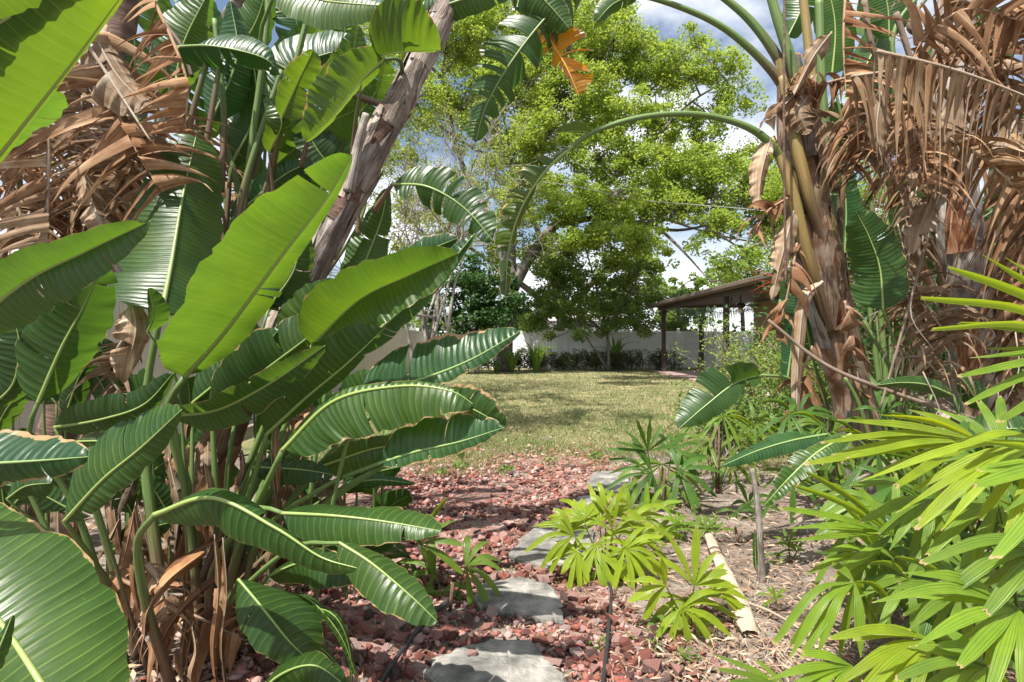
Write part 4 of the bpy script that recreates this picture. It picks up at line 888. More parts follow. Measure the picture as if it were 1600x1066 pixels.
# ================================================================== LEFT: giant bird of paradise clump
def trunk(parent, pts, rad, mat, n=46, k=14, rings=(), lump=.035):
    path, L = spline([P(*q) if len(q) == 3 else np.array(q[:3]) for q in pts], n)
    r = np.interp(np.linspace(0, 1, n), np.linspace(0, 1, len(rad)), rad) * (1 + .03 * np.sin(np.arange(n) * .9))
    for c in rings: r = r * (1 + .10 * np.exp(-((np.linspace(0, 1, n) - c) / .012) ** 2))
    v, f, uv = tube(path, r, k, lump=lump); o = obj('trunk', v, f, M[mat], parent, uv, color=(1, 1, 1, 1)); return o, path, rad
def ground_under(q): a = np.array(q, float); a[2] = 0; return a
b0 = P(255, 905, 3.25); b0[2] = 0
L1 = thing('giant_bird_of_paradise', 'leaning grey trunked bird of paradise with torn leaves high above', 'plant', b0, 'giant bird of paradise plants')
tk, tp, tr = trunk(L1, [(255, 912, 3.25), (300, 790, 3.2), (352, 668, 3.2), (405, 575, 3.25), (480, 440, 3.3), (545, 310, 3.3), (590, 225, 3.35), (640, 130, 3.4), (700, 10, 3.5), (735, -60, 3.6)],
                   [.13, .115, .095, .085, .074, .076, .08, .076, .072, .068], 'trunk_grey', 60, 16, (.42, .53, .66, .745, .86))
for t0, t1, dg, arc, tn in ((.30, .46, -60, 2.6, (1.25, 1.2, 1.15)), (.44, .60, -70, 2.0, (1.35, 1.3, 1.25)), (.46, .58, 40, 1.8, (.55, .5, .5)), (.58, .72, -40, 2.2, (1.2, 1.15, 1.1)), (.60, .70, 60, 1.6, (.8, .75, .72)),
                            (.70, .80, 20, 2.4, (.7, .66, .62)), (.74, .90, -80, 1.6, (1.0, .95, .9)), (.80, .95, 30, 2.0, (1.0, .95, .9)), (.88, .99, -30, 2.2, (.8, .75, .72)), (.50, .64, 100, 1.5, (.9, .85, .8))):
    j = int((t0 + t1) / 2 * 59); sheath(L1, tp, tr, t0, t1, ang_facing(tp, j, dg), arc, .010, 'trunk_grey', tn, .012)
for t0, t1, dg, arc in ((.435, .50, 20, 2.6), (.55, .62, 30, 2.4), (.66, .72, 10, 2.6), (.735, .80, 30, 2.2), (.88, .93, 0, 2.4), (.36, .43, 50, 1.8)):
    j = int((t0 + t1) / 2 * 59); sheath(L1, tp, tr, t0, t1, ang_facing(tp, j, dg), arc, .006, 'trunk_dark', (.95, .88, .88), .0)
for t0, t1, dg, tn in ((.10, .27, 10, (.8, .7, .65)), (.04, .22, 70, (1, .8, .65)), (.02, .2, -40, (1, .75, .55)), (.18, .33, 50, (.6, .5, .5)), (.0, .15, 20, (.9, .7, .55))):
    j = int((t0 + t1) / 2 * 59); sheath(L1, tp, tr, t0, t1, ang_facing(tp, j, dg), 2.2, .016, 'dead', tn, .02)
# torn stub beside the trunk
stem(L1, [(545, 300, 3.2), (560, 225, 3.2), (572, 178, 3.2)], [.035, .028, .02], 'leaf_stub', 'trunk_grey', 8)
# high leaves
A = leaf
A(L1, [(600, 92, 3.1), (560, 130, 3.0), (525, 175, 2.95), (478, 222, 2.9)], 14, 46, 50, -35, 'backlit', pet=[(600, 210, 3.55), (625, 130, 3.4), (625, 95, 3.2)], edge=.3, ripple=.06)
A(L1, [(585, 88, 3.1), (625, 82, 3.0), (692, 78, 3.0)], 72, 8, -30, 60, 'backlit', pet=[(545, 290, 3.5), (560, 160, 3.3)], edge=.35, tl=[.52], gap=.1, ang=6)
A(L1, [(430, -25, 3.3), (500, 0, 3.2), (610, 10, 3.1)], 30, 34, 30, -45, 'bright', edge=.2, tr=1, pet=[(640, 180, 3.4), (420, 90, 3.5)])
A(L1, [(440, 185, 3.3), (465, 130, 3.2), (490, 78, 3.1)], 22, 34, -35, -20, 'backlit', edge=.4, tr=2, pet=[(420, 290, 3.5)])
A(L1, [(500, 150, 3.2), (545, 95, 3.15), (560, 40, 3.1)], 26, 22, -25, -30, 'bright', edge=.3, pet=[(470, 260, 3.4)], tl=2)
A(L1, [(255, 75, 3.3), (330, 72, 3.2), (410, 90, 3.2), (440, 118, 3.25)], 34, 42, 45, 20, 'teal', pet=[(300, 260, 3.4), (270, 150, 3.4)], edge=.25, tl=2, tr=5, gap=.2)
A(L1, [(330, 190, 3.5), (370, 90, 3.5), (360, 0, 3.5)], 40, 40, 30, 25, 'teal', pet=[(300, 330, 3.6)], tl=2, tr=3)
A(L1, [(275, 120, 3.6), (290, 60, 3.6), (330, -20, 3.6)], 42, 42, 25, 25, 'mid', pet=[(300, 300, 3.6)], tr=2)
A(L1, [(430, 150, 3.7), (470, 100, 3.7), (560, 70, 3.7)], 55, 40, 30, 20, 'teal', pet=[(380, 330, 3.7)], tl=2)
A(L1, [(360, 260, 3.6), (400, 170, 3.6), (390, 60, 3.6)], 40, 45, 30, 30, 'dark', pet=[(350, 390, 3.6)], tr=2)
A(L1, [(430, 260, 3.6), (500, 200, 3.5), (560, 170, 3.4)], 25, 40, -30, -20, 'bright', pet=[(400, 380, 3.6)])
A(L1, [(420, 240, 3.4), (440, 190, 3.3), (415, 150, 3.3)], 22, 18, -20, 20, 'backlit', pet=[(430, 330, 3.5)])
A(L1, [(560, 300, 3.6), (500, 240, 3.5), (470, 180, 3.5)], 30, 40, -20, -20, 'dark', pet=[(560, 380, 3.6)])
A(L1, [(210, 60, 3.7), (210, 110, 3.7), (200, 150, 3.7)], 25, 30, -20, -20, 'bright', pet=[(300, 20, 3.7)])
A(L1, [(640, 30, 3.5), (720, 0, 3.4), (830, -30, 3.4)], 30, 26, 20, -20, 'mid', pet=[(690, 60, 3.5)], tr=3)
for x0, y0, x1, y1, d, w, tn in ((300, 230, 330, 110, 3.9, 34, 'dark'), (250, 150, 300, 40, 4.0, 34, 'mid'), (480, 260, 440, 130, 3.9, 36, 'mid'), (520, 300, 510, 190, 3.8, 32, 'dark'), (400, 330, 350, 200, 4.0, 36, 'dark'), (420, 130, 500, 30, 4.0, 36, 'mid'), (350, 110, 420, -30, 4.1, 38, 'mid'), (560, 180, 600, 90, 3.8, 30, 'bright'), (540, 60, 500, -40, 3.9, 34, 'mid'), (470, 90, 430, -30, 4.2, 36, 'teal'), (300, 330, 240, 210, 4.1, 34, 'dark'), (600, 60, 650, -30, 3.8, 30, 'mid'), (450, 360, 490, 260, 4.0, 34, 'dark'), (240, 60, 220, -40, 4.1, 34, 'bright'), (570, 250, 530, 150, 4.0, 34, 'mid'), (330, 60, 280, -30, 4.2, 34, 'teal')):
    A(L1, [(x0, y0, d), ((x0 + x1) / 2 + 12, (y0 + y1) / 2, d - .05), (x1, y1, d - .15)], w, w * .9, rng.uniform(-15, 25), rng.uniform(-15, 25), tn, n=30, tl=2, tr=2, gap=.12, ang=7, pet=[((x0 + 380) / 2, 480, d), (x0 - 5, y0 + 90, d)])
# torn leaf arching out over the lawn
A(L1, [(612, 288, 3.2), (668, 292, 3.1), (725, 325, 3.05), (772, 378, 3.0)], 44, 34, 15, -20, 'dark', pet=[(585, 330, 3.3)], edge=.3, tl=9, tr=8, gap=.35, ang=16)
# tall bare petioles
for pts, r in (([(372, 420, 3.5), (390, 250, 3.5), (415, 60, 3.5), (420, -40, 3.5)], [.024, .016]), ([(400, 380, 3.5), (440, 190, 3.5), (490, -10, 3.5)], [.026, .016]), ([(360, 400, 3.4), (385, 280, 3.4), (440, 110, 3.4)], [.024, .015]),
               ([(285, 260, 3.3), (300, 180, 3.3), (322, 100, 3.3)], [.02, .015]), ([(318, 250, 3.3), (335, 150, 3.3), (345, 90, 3.3)], [.02, .014]), ([(345, 300, 3.45), (350, 180, 3.45), (335, 30, 3.45)], [.022, .014]),
               ([(380, 420, 3.6), (372, 300, 3.6), (350, 210, 3.6)], [.022, .016]), ([(260, 40, 3.5), (285, 75, 3.5), (300, 120, 3.5)], [.014, .012]), ([(430, 400, 3.6), (470, 260, 3.6), (480, 150, 3.6)], [.03, .02])):
    stem(L1, pts, r)
# withered fronds of the tall plant
LD = thing('bird_of_paradise', 'bird of paradise stem with dry orange brown hanging fronds by cream fence', 'plant', np.array([-3.1, 3.7, 0]), 'giant bird of paradise plants')
trunk(LD, [(-3.1, 3.7, 0)] and [(60, 860, 3.7), (90, 700, 3.7), (130, 500, 3.7), (150, 300, 3.7), (180, 120, 3.7), (200, -40, 3.7)], [.13, .12, .10, .09, .08], 'trunk_dark')
for pts, ln, n_, sd, hg, tn in (
    ([(72, 120, 2.9), (76, 230, 2.85), (72, 400, 2.8)], 150, 16, 1, .35, (1.15, 1.0, .9)), ([(235, -10, 3.0), (268, 60, 2.95), (292, 130, 2.9), (288, 205, 2.9)], 70, 15, 1, .2, (1.35, .85, .55)),
    ([(165, 40, 3.1), (172, 140, 3.05), (215, 240, 3.0), (255, 300, 3.0)], 120, 12, 0, .3, (1.2, .85, .6)), ([(10, 200, 3.2), (60, 250, 3.2), (150, 290, 3.2), (220, 330, 3.2)], 110, 14, 0, .5, (1.2, 1.15, 1.1)),
    ([(130, 150, 3.3), (120, 240, 3.3), (140, 340, 3.3)], 110, 14, 0, .4, (.9, .9, .95)), ([(200, 180, 3.2), (190, 260, 3.2), (150, 330, 3.2)], 100, 12, 0, .4, (1.3, 1.2, 1.1)),
    ([(20, 300, 3.0), (40, 380, 3.0), (20, 480, 3.0)], 90, 12, 0, .5, (1.25, 1.1, .95)), ([(110, 80, 3.5), (60, 180, 3.5), (0, 280, 3.5)], 130, 14, 0, .4, None), ([(250, 200, 3.5), (200, 320, 3.5), (120, 420, 3.5)], 110, 14, 0, .4, (1, .9, .85)),
    ([(-30, 330, 3.3), (60, 340, 3.3), (160, 300, 3.3)], 120, 14, 0, .6, None), ([(0, 420, 3.2), (60, 440, 3.2), (120, 420, 3.2)], 70, 10, 0, .6, (1.3, 1.25, 1.2)), ([(300, 180, 3.7), (330, 260, 3.7), (380, 330, 3.7)], 60, 10, 0, .6, None)):
    dead_frond(LD, pts, ln, n_, sd, hg, 1.15, tn)
A(LD, [(150, 60, 3.05), (185, 120, 3.0), (235, 170, 2.95)], 24, 55, 20, 10, dead=True, tr=2, tl=2, ripple=.08)
A(LD, [(125, 260, 3.1), (150, 330, 3.05), (170, 380, 3.0)], 30, 30, 30, 10, dead=True, tr=3, tl=2, ripple=.1)
A(LD, [(205, 470, 2.75), (212, 520, 2.7), (190, 600, 2.7)], 22, 30, 25, -25, dead=True, tr=1, ripple=.1)
A(LD, [(30, 120, 3.4), (80, 150, 3.4), (130, 130, 3.4)], 40, 40, 25, 10, dead=True, tr=3, ripple=.1)
stem(LD, [(0, 420, 3.2), (30, 300, 3.2), (20, 240, 3.2)], [.018, .014])
stem(LD, [(0, 100, 3.0), (70, 190, 3.0), (230, 205, 3.0)], [.010, .005], 'dead_rib', 'straw')
stem(LD, [(130, 60, 3.0), (170, 120, 3.0), (235, 220, 2.9)], [.010, .004], 'dead_rib', 'straw')

# low leafy clump
b1 = P(330, 960, 2.55); b1[2] = 0
L2 = thing('giant_bird_of_paradise', 'low spreading clump of big paddle leaves around the leaning trunk', 'plant', b1, 'giant bird of paradise plants')
A(L2, [(252, 490, 2.65), (268, 410, 2.85), (285, 310, 3.05), (308, 205, 3.25)], 92, 88, 14, 14, 'mid', pet=[(225, 700, 2.7), (232, 590, 2.7)], edge=.15, a=.62, b=.5, rr=.017, ripple=.015)
A(L2, [(288, 590, 2.35), (350, 520, 2.25), (440, 400, 2.1), (510, 310, 2.0), (552, 240, 1.95)], 112, 20, -22, 60, 'bright', pet=[(300, 800, 2.5), (262, 650, 2.4)], edge=.12, a=.68, curl=-.35)
A(L2, [(58, 632, 2.05), (95, 545, 2.05), (130, 480, 2.05), (160, 415, 2.0)], 68, 62, 8, 18, 'dark', pet=[(120, 800, 2.2), (48, 690, 2.1)], edge=.2, a=.62)
A(L2, [(-60, 520, 1.9), (40, 440, 1.85), (130, 395, 1.8), (236, 345, 1.75)], 40, 50, -45, -35, 'mid', pet=[(-80, 700, 2.1)], edge=.2)
A(L2, [(100, 815, 2.0), (160, 750, 1.95), (220, 700, 1.9), (284, 640, 1.85)], 62, 32, 35, -20, 'mid', pet=[(180, 930, 2.3)], edge=.25, tl=1)
A(L2, [(85, 668, 2.15), (160, 655, 2.1), (225, 632, 2.1), (272, 582, 2.1)], 34, 26, -10, 20, 'dark', pet=[(150, 800, 2.3)])
A(L2, [(120, 690, 2.0), (160, 690, 2.0), (200, 700, 2.0)], 18, 20, 20, 20, 'olive', edge=.9, tl=2, pet=[(170, 850, 2.2)])
A(L2, [(268, 650, 2.3), (340, 640, 2.2), (420, 600, 2.1), (508, 540, 2.05)], 22, 38, -55, 10, 'mid', pet=[(300, 850, 2.4)], edge=.3)
A(L2, [(330, 655, 2.6), (400, 590, 2.55), (465, 540, 2.5), (530, 490, 2.45)], 62, 26, 15, 25, 'dark', pet=[(340, 850, 2.6)], edge=.3, tl=[.6, .75, .82], gap=.15)
A(L2, [(488, 540, 2.5), (560, 470, 2.4), (640, 430, 2.3), (716, 396, 2.2)], 46, 46, -50, -48, 'bright', pet=[(350, 850, 2.6), (420, 650, 2.55)], edge=.2, a=.66)
A(L2, [(540, 560, 2.75), (620, 490, 2.75), (690, 425, 2.75), (742, 365, 2.75)], 34, 30, 20, 35, 'teal', pet=[(380, 850, 2.7), (450, 680, 2.7)], edge=.2)
A(L2, [(600, 430, 2.9), (650, 400, 2.85), (715, 372, 2.8)], 26, 22, 15, 25, 'teal', pet=[(520, 560, 2.9)], edge=.5)
A(L2, [(415, 680, 2.3), (480, 620, 2.25), (540, 570, 2.2), (602, 512, 2.15)], 62, 18, -20, 40, 'mid', pet=[(370, 860, 2.45)], edge=.2)
A(L2, [(560, 612, 2.35), (640, 598, 2.3), (730, 565, 2.25), (816, 516, 2.2)], 66, 20, 22, -30, 'teal', pet=[(380, 850, 2.55), (470, 690, 2.45)], edge=.7, a=.55, b=.5)
A(L2, [(440, 705, 2.15), (520, 628, 2.1), (620, 604, 2.05), (700, 610, 2.0), (745, 635, 2.0)], 14, 58, 20, -40, 'bright', pet=[(370, 870, 2.4)], edge=.35)
A(L2, [(690, 618, 2.05), (740, 640, 2.0), (790, 668, 2.0)], 30, 14, -35, 10, 'mid', edge=1.0, tl=2, pet=[(560, 640, 2.1)])
A(L2, [(590, 725, 2.1), (650, 706, 2.05), (720, 690, 2.0), (788, 668, 1.95)], 58, 18, 15, -25, 'teal', pet=[(400, 850, 2.4), (500, 765, 2.2)], edge=.8, tl=[.55], gap=.12)
A(L2, [(500, 730, 2.45), (570, 705, 2.4), (610, 695, 2.4), (658, 672, 2.35)], 20, 32, -20, -20, 'olive', pet=[(400, 860, 2.5)], edge=.4)
A(L2, [(440, 802, 1.95), (520, 806, 1.9), (600, 815, 1.88), (690, 830, 1.85)], 50, 42, 50, -20, 'mid', pet=[(330, 900, 2.3), (395, 800, 2.05)], edge=.3, a=.58)
A(L2, [(240, 805, 1.75), (330, 778, 1.65), (430, 825, 1.6), (500, 870, 1.58), (558, 888, 1.55)], 16, 48, 60, 20, 'mid', pet=[(230, 950, 2.0), (215, 850, 1.9)], edge=.25)
A(L2, [(530, 848, 1.8), (580, 880, 1.75), (640, 930, 1.7), (684, 972, 1.68)], 32, 44, 35, -10, 'mid', pet=[(350, 960, 2.2), (450, 860, 1.95)], edge=.4)
A(L2, [(372, 905, 1.95), (410, 950, 1.9), (450, 1000, 1.85), (486, 1035, 1.82)], 70, 44, 45, 15, 'dark', pet=[(340, 980, 2.2)], edge=.2)
A(L2, [(392, 1110, 1.75), (430, 1060, 1.72), (490, 1040, 1.7), (545, 1075, 1.7)], 26, 50, 40, 10, 'dark', pet=[(340, 1100, 2.0)], edge=.2)
A(L2, [(395, 730, 2.4), (440, 732, 2.35), (480, 735, 2.3), (522, 742, 2.3)], 22, 26, 25, -10, 'dark', pet=[(350, 880, 2.5)])
A(L2, [(420, 900, 2.2), (470, 880, 2.15), (520, 890, 2.1), (560, 905, 2.1)], 30, 36, 35, 0, 'dark', pet=[(350, 980, 2.4)], edge=.6)
A(L2, [(540, 756, 2.7), (590, 750, 2.7), (650, 756, 2.7)], 10, 10, 30, 10, 'teal', pet=[(420, 850, 2.7)])
A(L2, [(545, 480, 3.45), (570, 410, 3.45), (595, 345, 3.45), (606, 292, 3.45)], 36, 30, 20, 20, 'mid', pet=[(480, 700, 3.3)])
A(L2, [(360, 345, 3.5), (410, 300, 3.5), (450, 270, 3.5), (495, 250, 3.5)], 24, 30, 15, 15, 'teal', pet=[(330, 560, 3.3)])
A(L2, [(300, 630, 2.75), (350, 590, 2.75), (400, 555, 2.75), (436, 515, 2.75)], 44, 44, 20, 20, 'dark', pet=[(300, 830, 2.7)])
A(L2, [(-20, 640, 2.3), (20, 600, 2.3), (30, 540, 2.3), (20, 490, 2.3)], 40, 40, 15, 20, 'dark', pet=[(60, 800, 2.4)])
A(L2, [(10, 780, 2.0), (40, 760, 2.0), (80, 755, 2.0)], 30, 30, 20, 20, 'dark', pet=[(120, 880, 2.2)])
A(L2, [(420, 480, 3.0), (460, 420, 3.0), (470, 350, 3.0)], 40, 40, 15, 15, 'dark', pet=[(360, 700, 2.9)])
A(L2, [(370, 480, 3.0), (400, 460, 3.0), (440, 450, 3.0)], 40, 40, 15, 15, 'dark', pet=[(330, 700, 2.9)])
A(L2, [(460, 560, 2.85), (480, 500, 2.8), (530, 440, 2.8)], 40, 30, -15, 15, 'bright', pet=[(390, 760, 2.7)])
A(L2, [(230, 520, 2.3), (240, 490, 2.25), (232, 450, 2.2)], 8, 22, 20, 10, 'mid', pet=[(280, 620, 2.4)])
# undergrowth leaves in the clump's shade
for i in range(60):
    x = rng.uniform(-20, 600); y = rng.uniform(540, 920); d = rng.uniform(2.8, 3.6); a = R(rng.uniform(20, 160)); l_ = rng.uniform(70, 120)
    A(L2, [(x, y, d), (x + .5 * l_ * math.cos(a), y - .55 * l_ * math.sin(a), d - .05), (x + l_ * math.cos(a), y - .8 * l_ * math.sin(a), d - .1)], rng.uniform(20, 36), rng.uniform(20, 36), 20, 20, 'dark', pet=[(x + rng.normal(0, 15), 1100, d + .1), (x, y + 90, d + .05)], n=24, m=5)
for pts in ([(300, 940, 2.6), (420, 720, 2.5), (455, 640, 2.5)], [(310, 940, 2.6), (450, 740, 2.55), (490, 660, 2.5)], [(330, 960, 2.6), (480, 750, 2.5), (590, 640, 2.5)], [(290, 960, 2.5), (380, 760, 2.5), (420, 690, 2.4)], [(320, 960, 2.5), (560, 750, 2.4), (740, 690, 2.3)]):
    stem(L2, pts, [.022, .016, .011])
# brown sheaths and rags at the foot
for x, y0, y1, w, d, tn in ((335, 835, 1110, 20, 1.95, (1.15, .85, .65)), (348, 840, 1100, 12, 1.93, (1.25, 1.05, .85)), (210, 790, 960, 14, 2.05, (1.0, .7, .5)), (225, 1000, 860, 40, 2.0, (1, .75, .55)), (255, 930, 840, 24, 2.05, (.9, .6, .45)), (285, 900, 1100, 18, 2.2, (.8, .65, .55)), (318, 720, 860, 26, 2.35, (.9, .7, .55)), (300, 980, 1100, 20, 2.0, (1.2, 1.0, .85)), (245, 1060, 900, 30, 2.1, (.7, .5, .4)), (290, 690, 600, 22, 2.6, (.9, .75, .6)), (460, 680, 640, 26, 2.5, (1.2, .95, .75)), (375, 700, 800, 24, 2.5, (.8, .65, .55))):
    s = 1 if y1 > y0 else -1; o = A(L2, [(x, y0, d), (x + 6, (2 * y0 + y1) / 3, d - .02), (x - 2 + (40 if y1 < y0 else 0), (y0 + 2 * y1) / 3, d), (x + 8 + (90 if y1 < y0 else 0), y1, d + .05)], w, w * .8, 35, 35, dead=True, n=30, ripple=.16, b=.3, sweep=.05, tl=2, tr=3, gap=.3, rr=.002, curl=.9); o.color = (*(np.array(tn) * .8), 1)
for pts, ln, n_ in (([(430, 650, 2.6), (480, 660, 2.6), (500, 690, 2.6)], 50, 6), ([(230, 880, 2.1), (260, 930, 2.1), (250, 1000, 2.1)], 50, 8), ([(180, 900, 2.3), (300, 960, 2.3), (380, 1000, 2.3)], 90, 10), ([(200, 520, 2.9), (170, 580, 2.9), (210, 640, 2.9)], 50, 8), ([(420, 900, 2.4), (470, 960, 2.4), (520, 1010, 2.4)], 60, 9)):
    dead_frond(L2, pts, ln, n_, 0, .8, 1.3)
for k in range(46):
    x = rng.uniform(60, 500); y = rng.uniform(640, 960); d = rng.uniform(2.35, 3.1); l_ = rng.uniform(60, 170); w = rng.uniform(8, 24); dx = rng.normal(0, 30)
    o = A(L2, [(x, y, d), (x + dx * .4, y + l_ * .45, d - .05), (x + dx, y + l_, d)], w, w * rng.uniform(.5, 1), 35, 30, dead=True, n=20, m=4, ripple=.2, b=.35, tl=1, tr=2, gap=.3, rr=.002, curl=rng.uniform(-.8, 1.2)); o.color = (*(np.array(DT[rng.integers(len(DT))]) * rng.uniform(.45, .85)), 1)
# grassy straps at the foot
gs = thing('strap_leaf_plant', 'few arching strap leaves rising from litter beside the broad leaves', 'plant', up(G(470, 1090), 0), 'strap leaved garden plants')
for pts, w in (([(440, 940, 2.1), (480, 935, 2.05), (530, 990, 2.0), (560, 1066, 2.0)], 8), ([(470, 945, 2.1), (520, 960, 2.0), (545, 1010, 2.0), (550, 1080, 2.0)], 7), ([(480, 1000, 2.2), (510, 1020, 2.15), (535, 1050, 2.1)], 8)):
    A(gs, pts, w, w, 30, 20, 'bright', n=18, rr=.003)
# foreground leaves
b2 = np.array([-1.35, 1.05, 0.0])
L3 = thing('giant_bird_of_paradise', 'near bird of paradise with huge glossy leaves, one with pale scorched rim', 'plant', b2, 'giant bird of paradise plants')
A(L3, [(130, 1180, .98), (65, 1070, 1.04), (0, 972, 1.12), (-80, 870, 1.2), (-140, 770, 1.26)], 120, 140, 12, 6, 'bright', edge=.3, a=.8, b=.42, rr=.010, n=44, m=8, ripple=.012)
A(L3, [(-40, 290, 1.15), (40, 190, 1.1), (115, 95, 1.05), (200, -20, 1.0)], 118, 17, -45, 55, 'backlit', edge=.1, rr=.007, n=40, m=8)
A(L3, [(-80, 240, 1.25), (-10, 215, 1.25), (50, 170, 1.25), (85, 140, 1.22)], 10, 46, 30, 35, 'mid', edge=.1, rr=.006)
A(L3, [(-120, 90, .98), (0, 35, .95), (130, -50, .95)], 30, 30, 20, 25, 'dark', edge=.1, rr=.006, ripple=.02)
A(L3, [(-160, 730, 1.45), (-30, 725, 1.42), (60, 720, 1.4), (138, 714, 1.38)], 66, 52, 25, 12, 'teal', edge=.9, a=.6, pet=[(-200, 900, 1.4)])
A(L3, [(-60, 1110, .95), (-10, 1030, .95), (20, 960, .97)], 14, 20, 20, 20, 'dark', edge=.3)
for pts in ([(-260, 1500, 1.1), (-200, 900, 1.15), (-120, 520, 1.15), (-40, 290, 1.15)], [(-150, 1500, 1.1), (100, 1300, 1.12), (150, 1180, 1.15)], [(-300, 1500, 1.1), (-260, 500, 1.1), (-120, 90, .98)]): stem(L3, pts, [.02, .014, .010])

# ================================================================== RIGHT: shaggy trunks
br = P(1345, 775, 4.9); br[2] = 0
R1 = thing('giant_bird_of_paradise', 'leaning rusty trunk with old sheaths and long arching green stalks', 'plant', br, 'giant bird of paradise plants')
tk, tp, tr = trunk(R1, [(1350, 778, 4.9), (1335, 640, 4.8), (1305, 520, 4.7), (1285, 420, 4.6), (1262, 330, 4.55), (1248, 240, 4.5), (1240, 150, 4.5), (1235, 90, 4.5)], [.17, .16, .15, .14, .145, .14, .12, .08], 'trunk_red', 50, 14, (.3, .5, .62))
for k in range(26):
    t0 = rng.uniform(0, .8); t1 = t0 + rng.uniform(.12, .22); dg = rng.uniform(-110, 110); j = int(min(.98, (t0 + t1) / 2) * 49)
    sheath(R1, tp, tr, t0, min(t1, .99), ang_facing(tp, j, dg), rng.uniform(1.0, 2.0), .012 + .014 * rng.random(), ('sheath', 'trunk_red', 'dead', 'trunk_grey')[rng.integers(4)] if t0 > .35 else ('trunk_red', 'dead', 'trunk_grey')[rng.integers(3)], tuple(np.array(DT[rng.integers(len(DT))])), .05 * rng.random())
S_ = lambda pts, r, mat='stalk', nm='petiole': stem(R1, pts, r, nm, mat, 10, 40)
S_([(1265, 330, 4.45), (1225, 255, 4.4), (1180, 205, 4.35), (1100, 180, 4.3), (1010, 182, 4.25), (930, 205, 4.2), (885, 235, 4.15)], [.05, .035, .026, .022, .02, .018])
A(R1, [(895, 228, 4.15), (850, 270, 4.12), (815, 325, 4.1), (795, 390, 4.1), (790, 465, 4.1)], 10, 32, 50, 30, 'olive', edge=1.1, tl=8, tr=18, gap=.35, ang=22, b=.35, rr=.016)
A(R1, [(925, 208, 4.18), (905, 205, 4.15), (868, 206, 4.12)], 4, 14, 30, -20, 'olive', edge=.5)
S_([(1245, 170, 4.5), (1205, 110, 4.45), (1140, 50, 4.4), (1070, 14, 4.35), (990, -8, 4.3), (940, 5, 4.3)], [.045, .03, .024, .02, .016])
A(R1, [(1000, -10, 4.3), (960, 5, 4.28), (930, 35, 4.25)], 16, 24, 20, 10, 'mid', edge=.4, tl=2)
S_([(1250, 160, 4.55), (1215, 90, 4.5), (1170, 30, 4.5), (1110, -20, 4.5)], [.05, .035, .024])
S_([(1262, 210, 4.4), (1240, 110, 4.4), (1212, 20, 4.4), (1190, -60, 4.4)], [.055, .04, .03])
S_([(1300, 520, 4.55), (1262, 400, 4.42), (1235, 290, 4.38), (1205, 215, 4.4)], [.02, .045, .045, .028], 'sheath', 'leaf_sheath')
S_([(1290, 400, 4.45), (1262, 300, 4.36), (1238, 200, 4.36), (1222, 120, 4.4)], [.02, .045, .045, .028], 'sheath', 'leaf_sheath')
S_([(1290, 340, 4.5), (1275, 200, 4.45), (1262, 60, 4.45), (1250, -40, 4.45)], [.05, .05, .035, .03], 'sheath', 'leaf_sheath')
S_([(1310, 380, 4.6), (1318, 290, 4.55), (1345, 240, 4.5), (1350, 200, 4.5)], [.03, .026, .02], 'sheath')
S_([(1300, 300, 4.6), (1285, 150, 4.6), (1280, 0, 4.6)], [.05, .035, .03])
# torn leaf and dying orange leaf hanging from above
A(R1, [(930, -40, 3.9), (860, 20, 3.85), (800, 95, 3.8), (760, 165, 3.8), (742, 225, 3.8)], 44, 56, 15, 20, 'dark', edge=.3, tl=12, tr=24, gap=.45, ang=9, rr=.013, pet=[(1150, -120, 4.4), (1050, -90, 4.2)])
A(R1, [(800, -40, 3.8), (850, 0, 3.8), (890, 45, 3.8)], 30, 40, 20, -10, 'mid', edge=.4, tl=3, tr=3, pet=[(1150, -140, 4.4), (900, -110, 4.0)])
o = A(R1, [(845, 30, 3.95), (865, 70, 3.93), (885, 105, 3.9), (905, 150, 3.9)], 52, 20, 15, 30, 'orange', edge=.8, tl=10, tr=6, gap=.4, ang=15, pet=[(900, -60, 4.0)])
A(R1, [(830, -10, 3.97), (850, 25, 3.95), (868, 70, 3.94)], 26, 24, 15, 20, 'yellow', edge=.6, tl=3, tr=3)
# green leaves among the right trunks
A(R1, [(1380, 485, 4.0), (1375, 420, 4.0), (1358, 370, 4.0), (1338, 332, 4.0)], 54, 50, 12, 14, 'mid', pet=[(1440, 700, 4.2), (1405, 560, 4.1)], edge=.3, a=.6, b=.48)
A(R1, [(1320, 400, 4.9), (1322, 320, 4.9), (1312, 240, 4.9)], 28, 32, 20, 20, 'teal', pet=[(1340, 560, 4.9)], tl=4)
A(R1, [(1190, 586, 4.3), (1150, 598, 4.2), (1105, 632, 4.15), (1058, 672, 4.1)], 26, 40, -15, -20, 'mid', pet=[(1300, 700, 4.6), (1245, 600, 4.4)], edge=.2, tr=[.35, .55], gap=.14, a=.9)
A(R1, [(1295, 678, 3.8), (1240, 688, 3.7), (1185, 704, 3.65), (1128, 728, 3.6)], 18, 22, -15, 45, 'teal', pet=[(1400, 780, 4.0)], edge=.3)
A(R1, [(1330, 678, 3.4), (1280, 705, 3.35), (1235, 745, 3.3), (1192, 792, 3.3)], 20, 20, -20, 20, 'bright', pet=[(1420, 760, 3.6)], edge=.5, tl=7, tr=5, gap=.2)
A(R1, [(1490, 618, 3.9), (1450, 602, 3.85), (1410, 598, 3.8), (1370, 602, 3.8)], 14, 16, 20, 20, 'mid', pet=[(1530, 760, 4.0)], edge=.3)
A(R1, [(1500, 590, 4.0), (1510, 600, 4.0), (1535, 640, 4.0)], 24, 22, 20, 20, 'dark', pet=[(1500, 760, 4.1)])
A(R1, [(1440, 720, 3.2), (1500, 690, 3.1), (1580, 670, 3.0), (1640, 680, 3.0)], 36, 40, 30, 10, 'dark', pet=[(1420, 850, 3.4)])
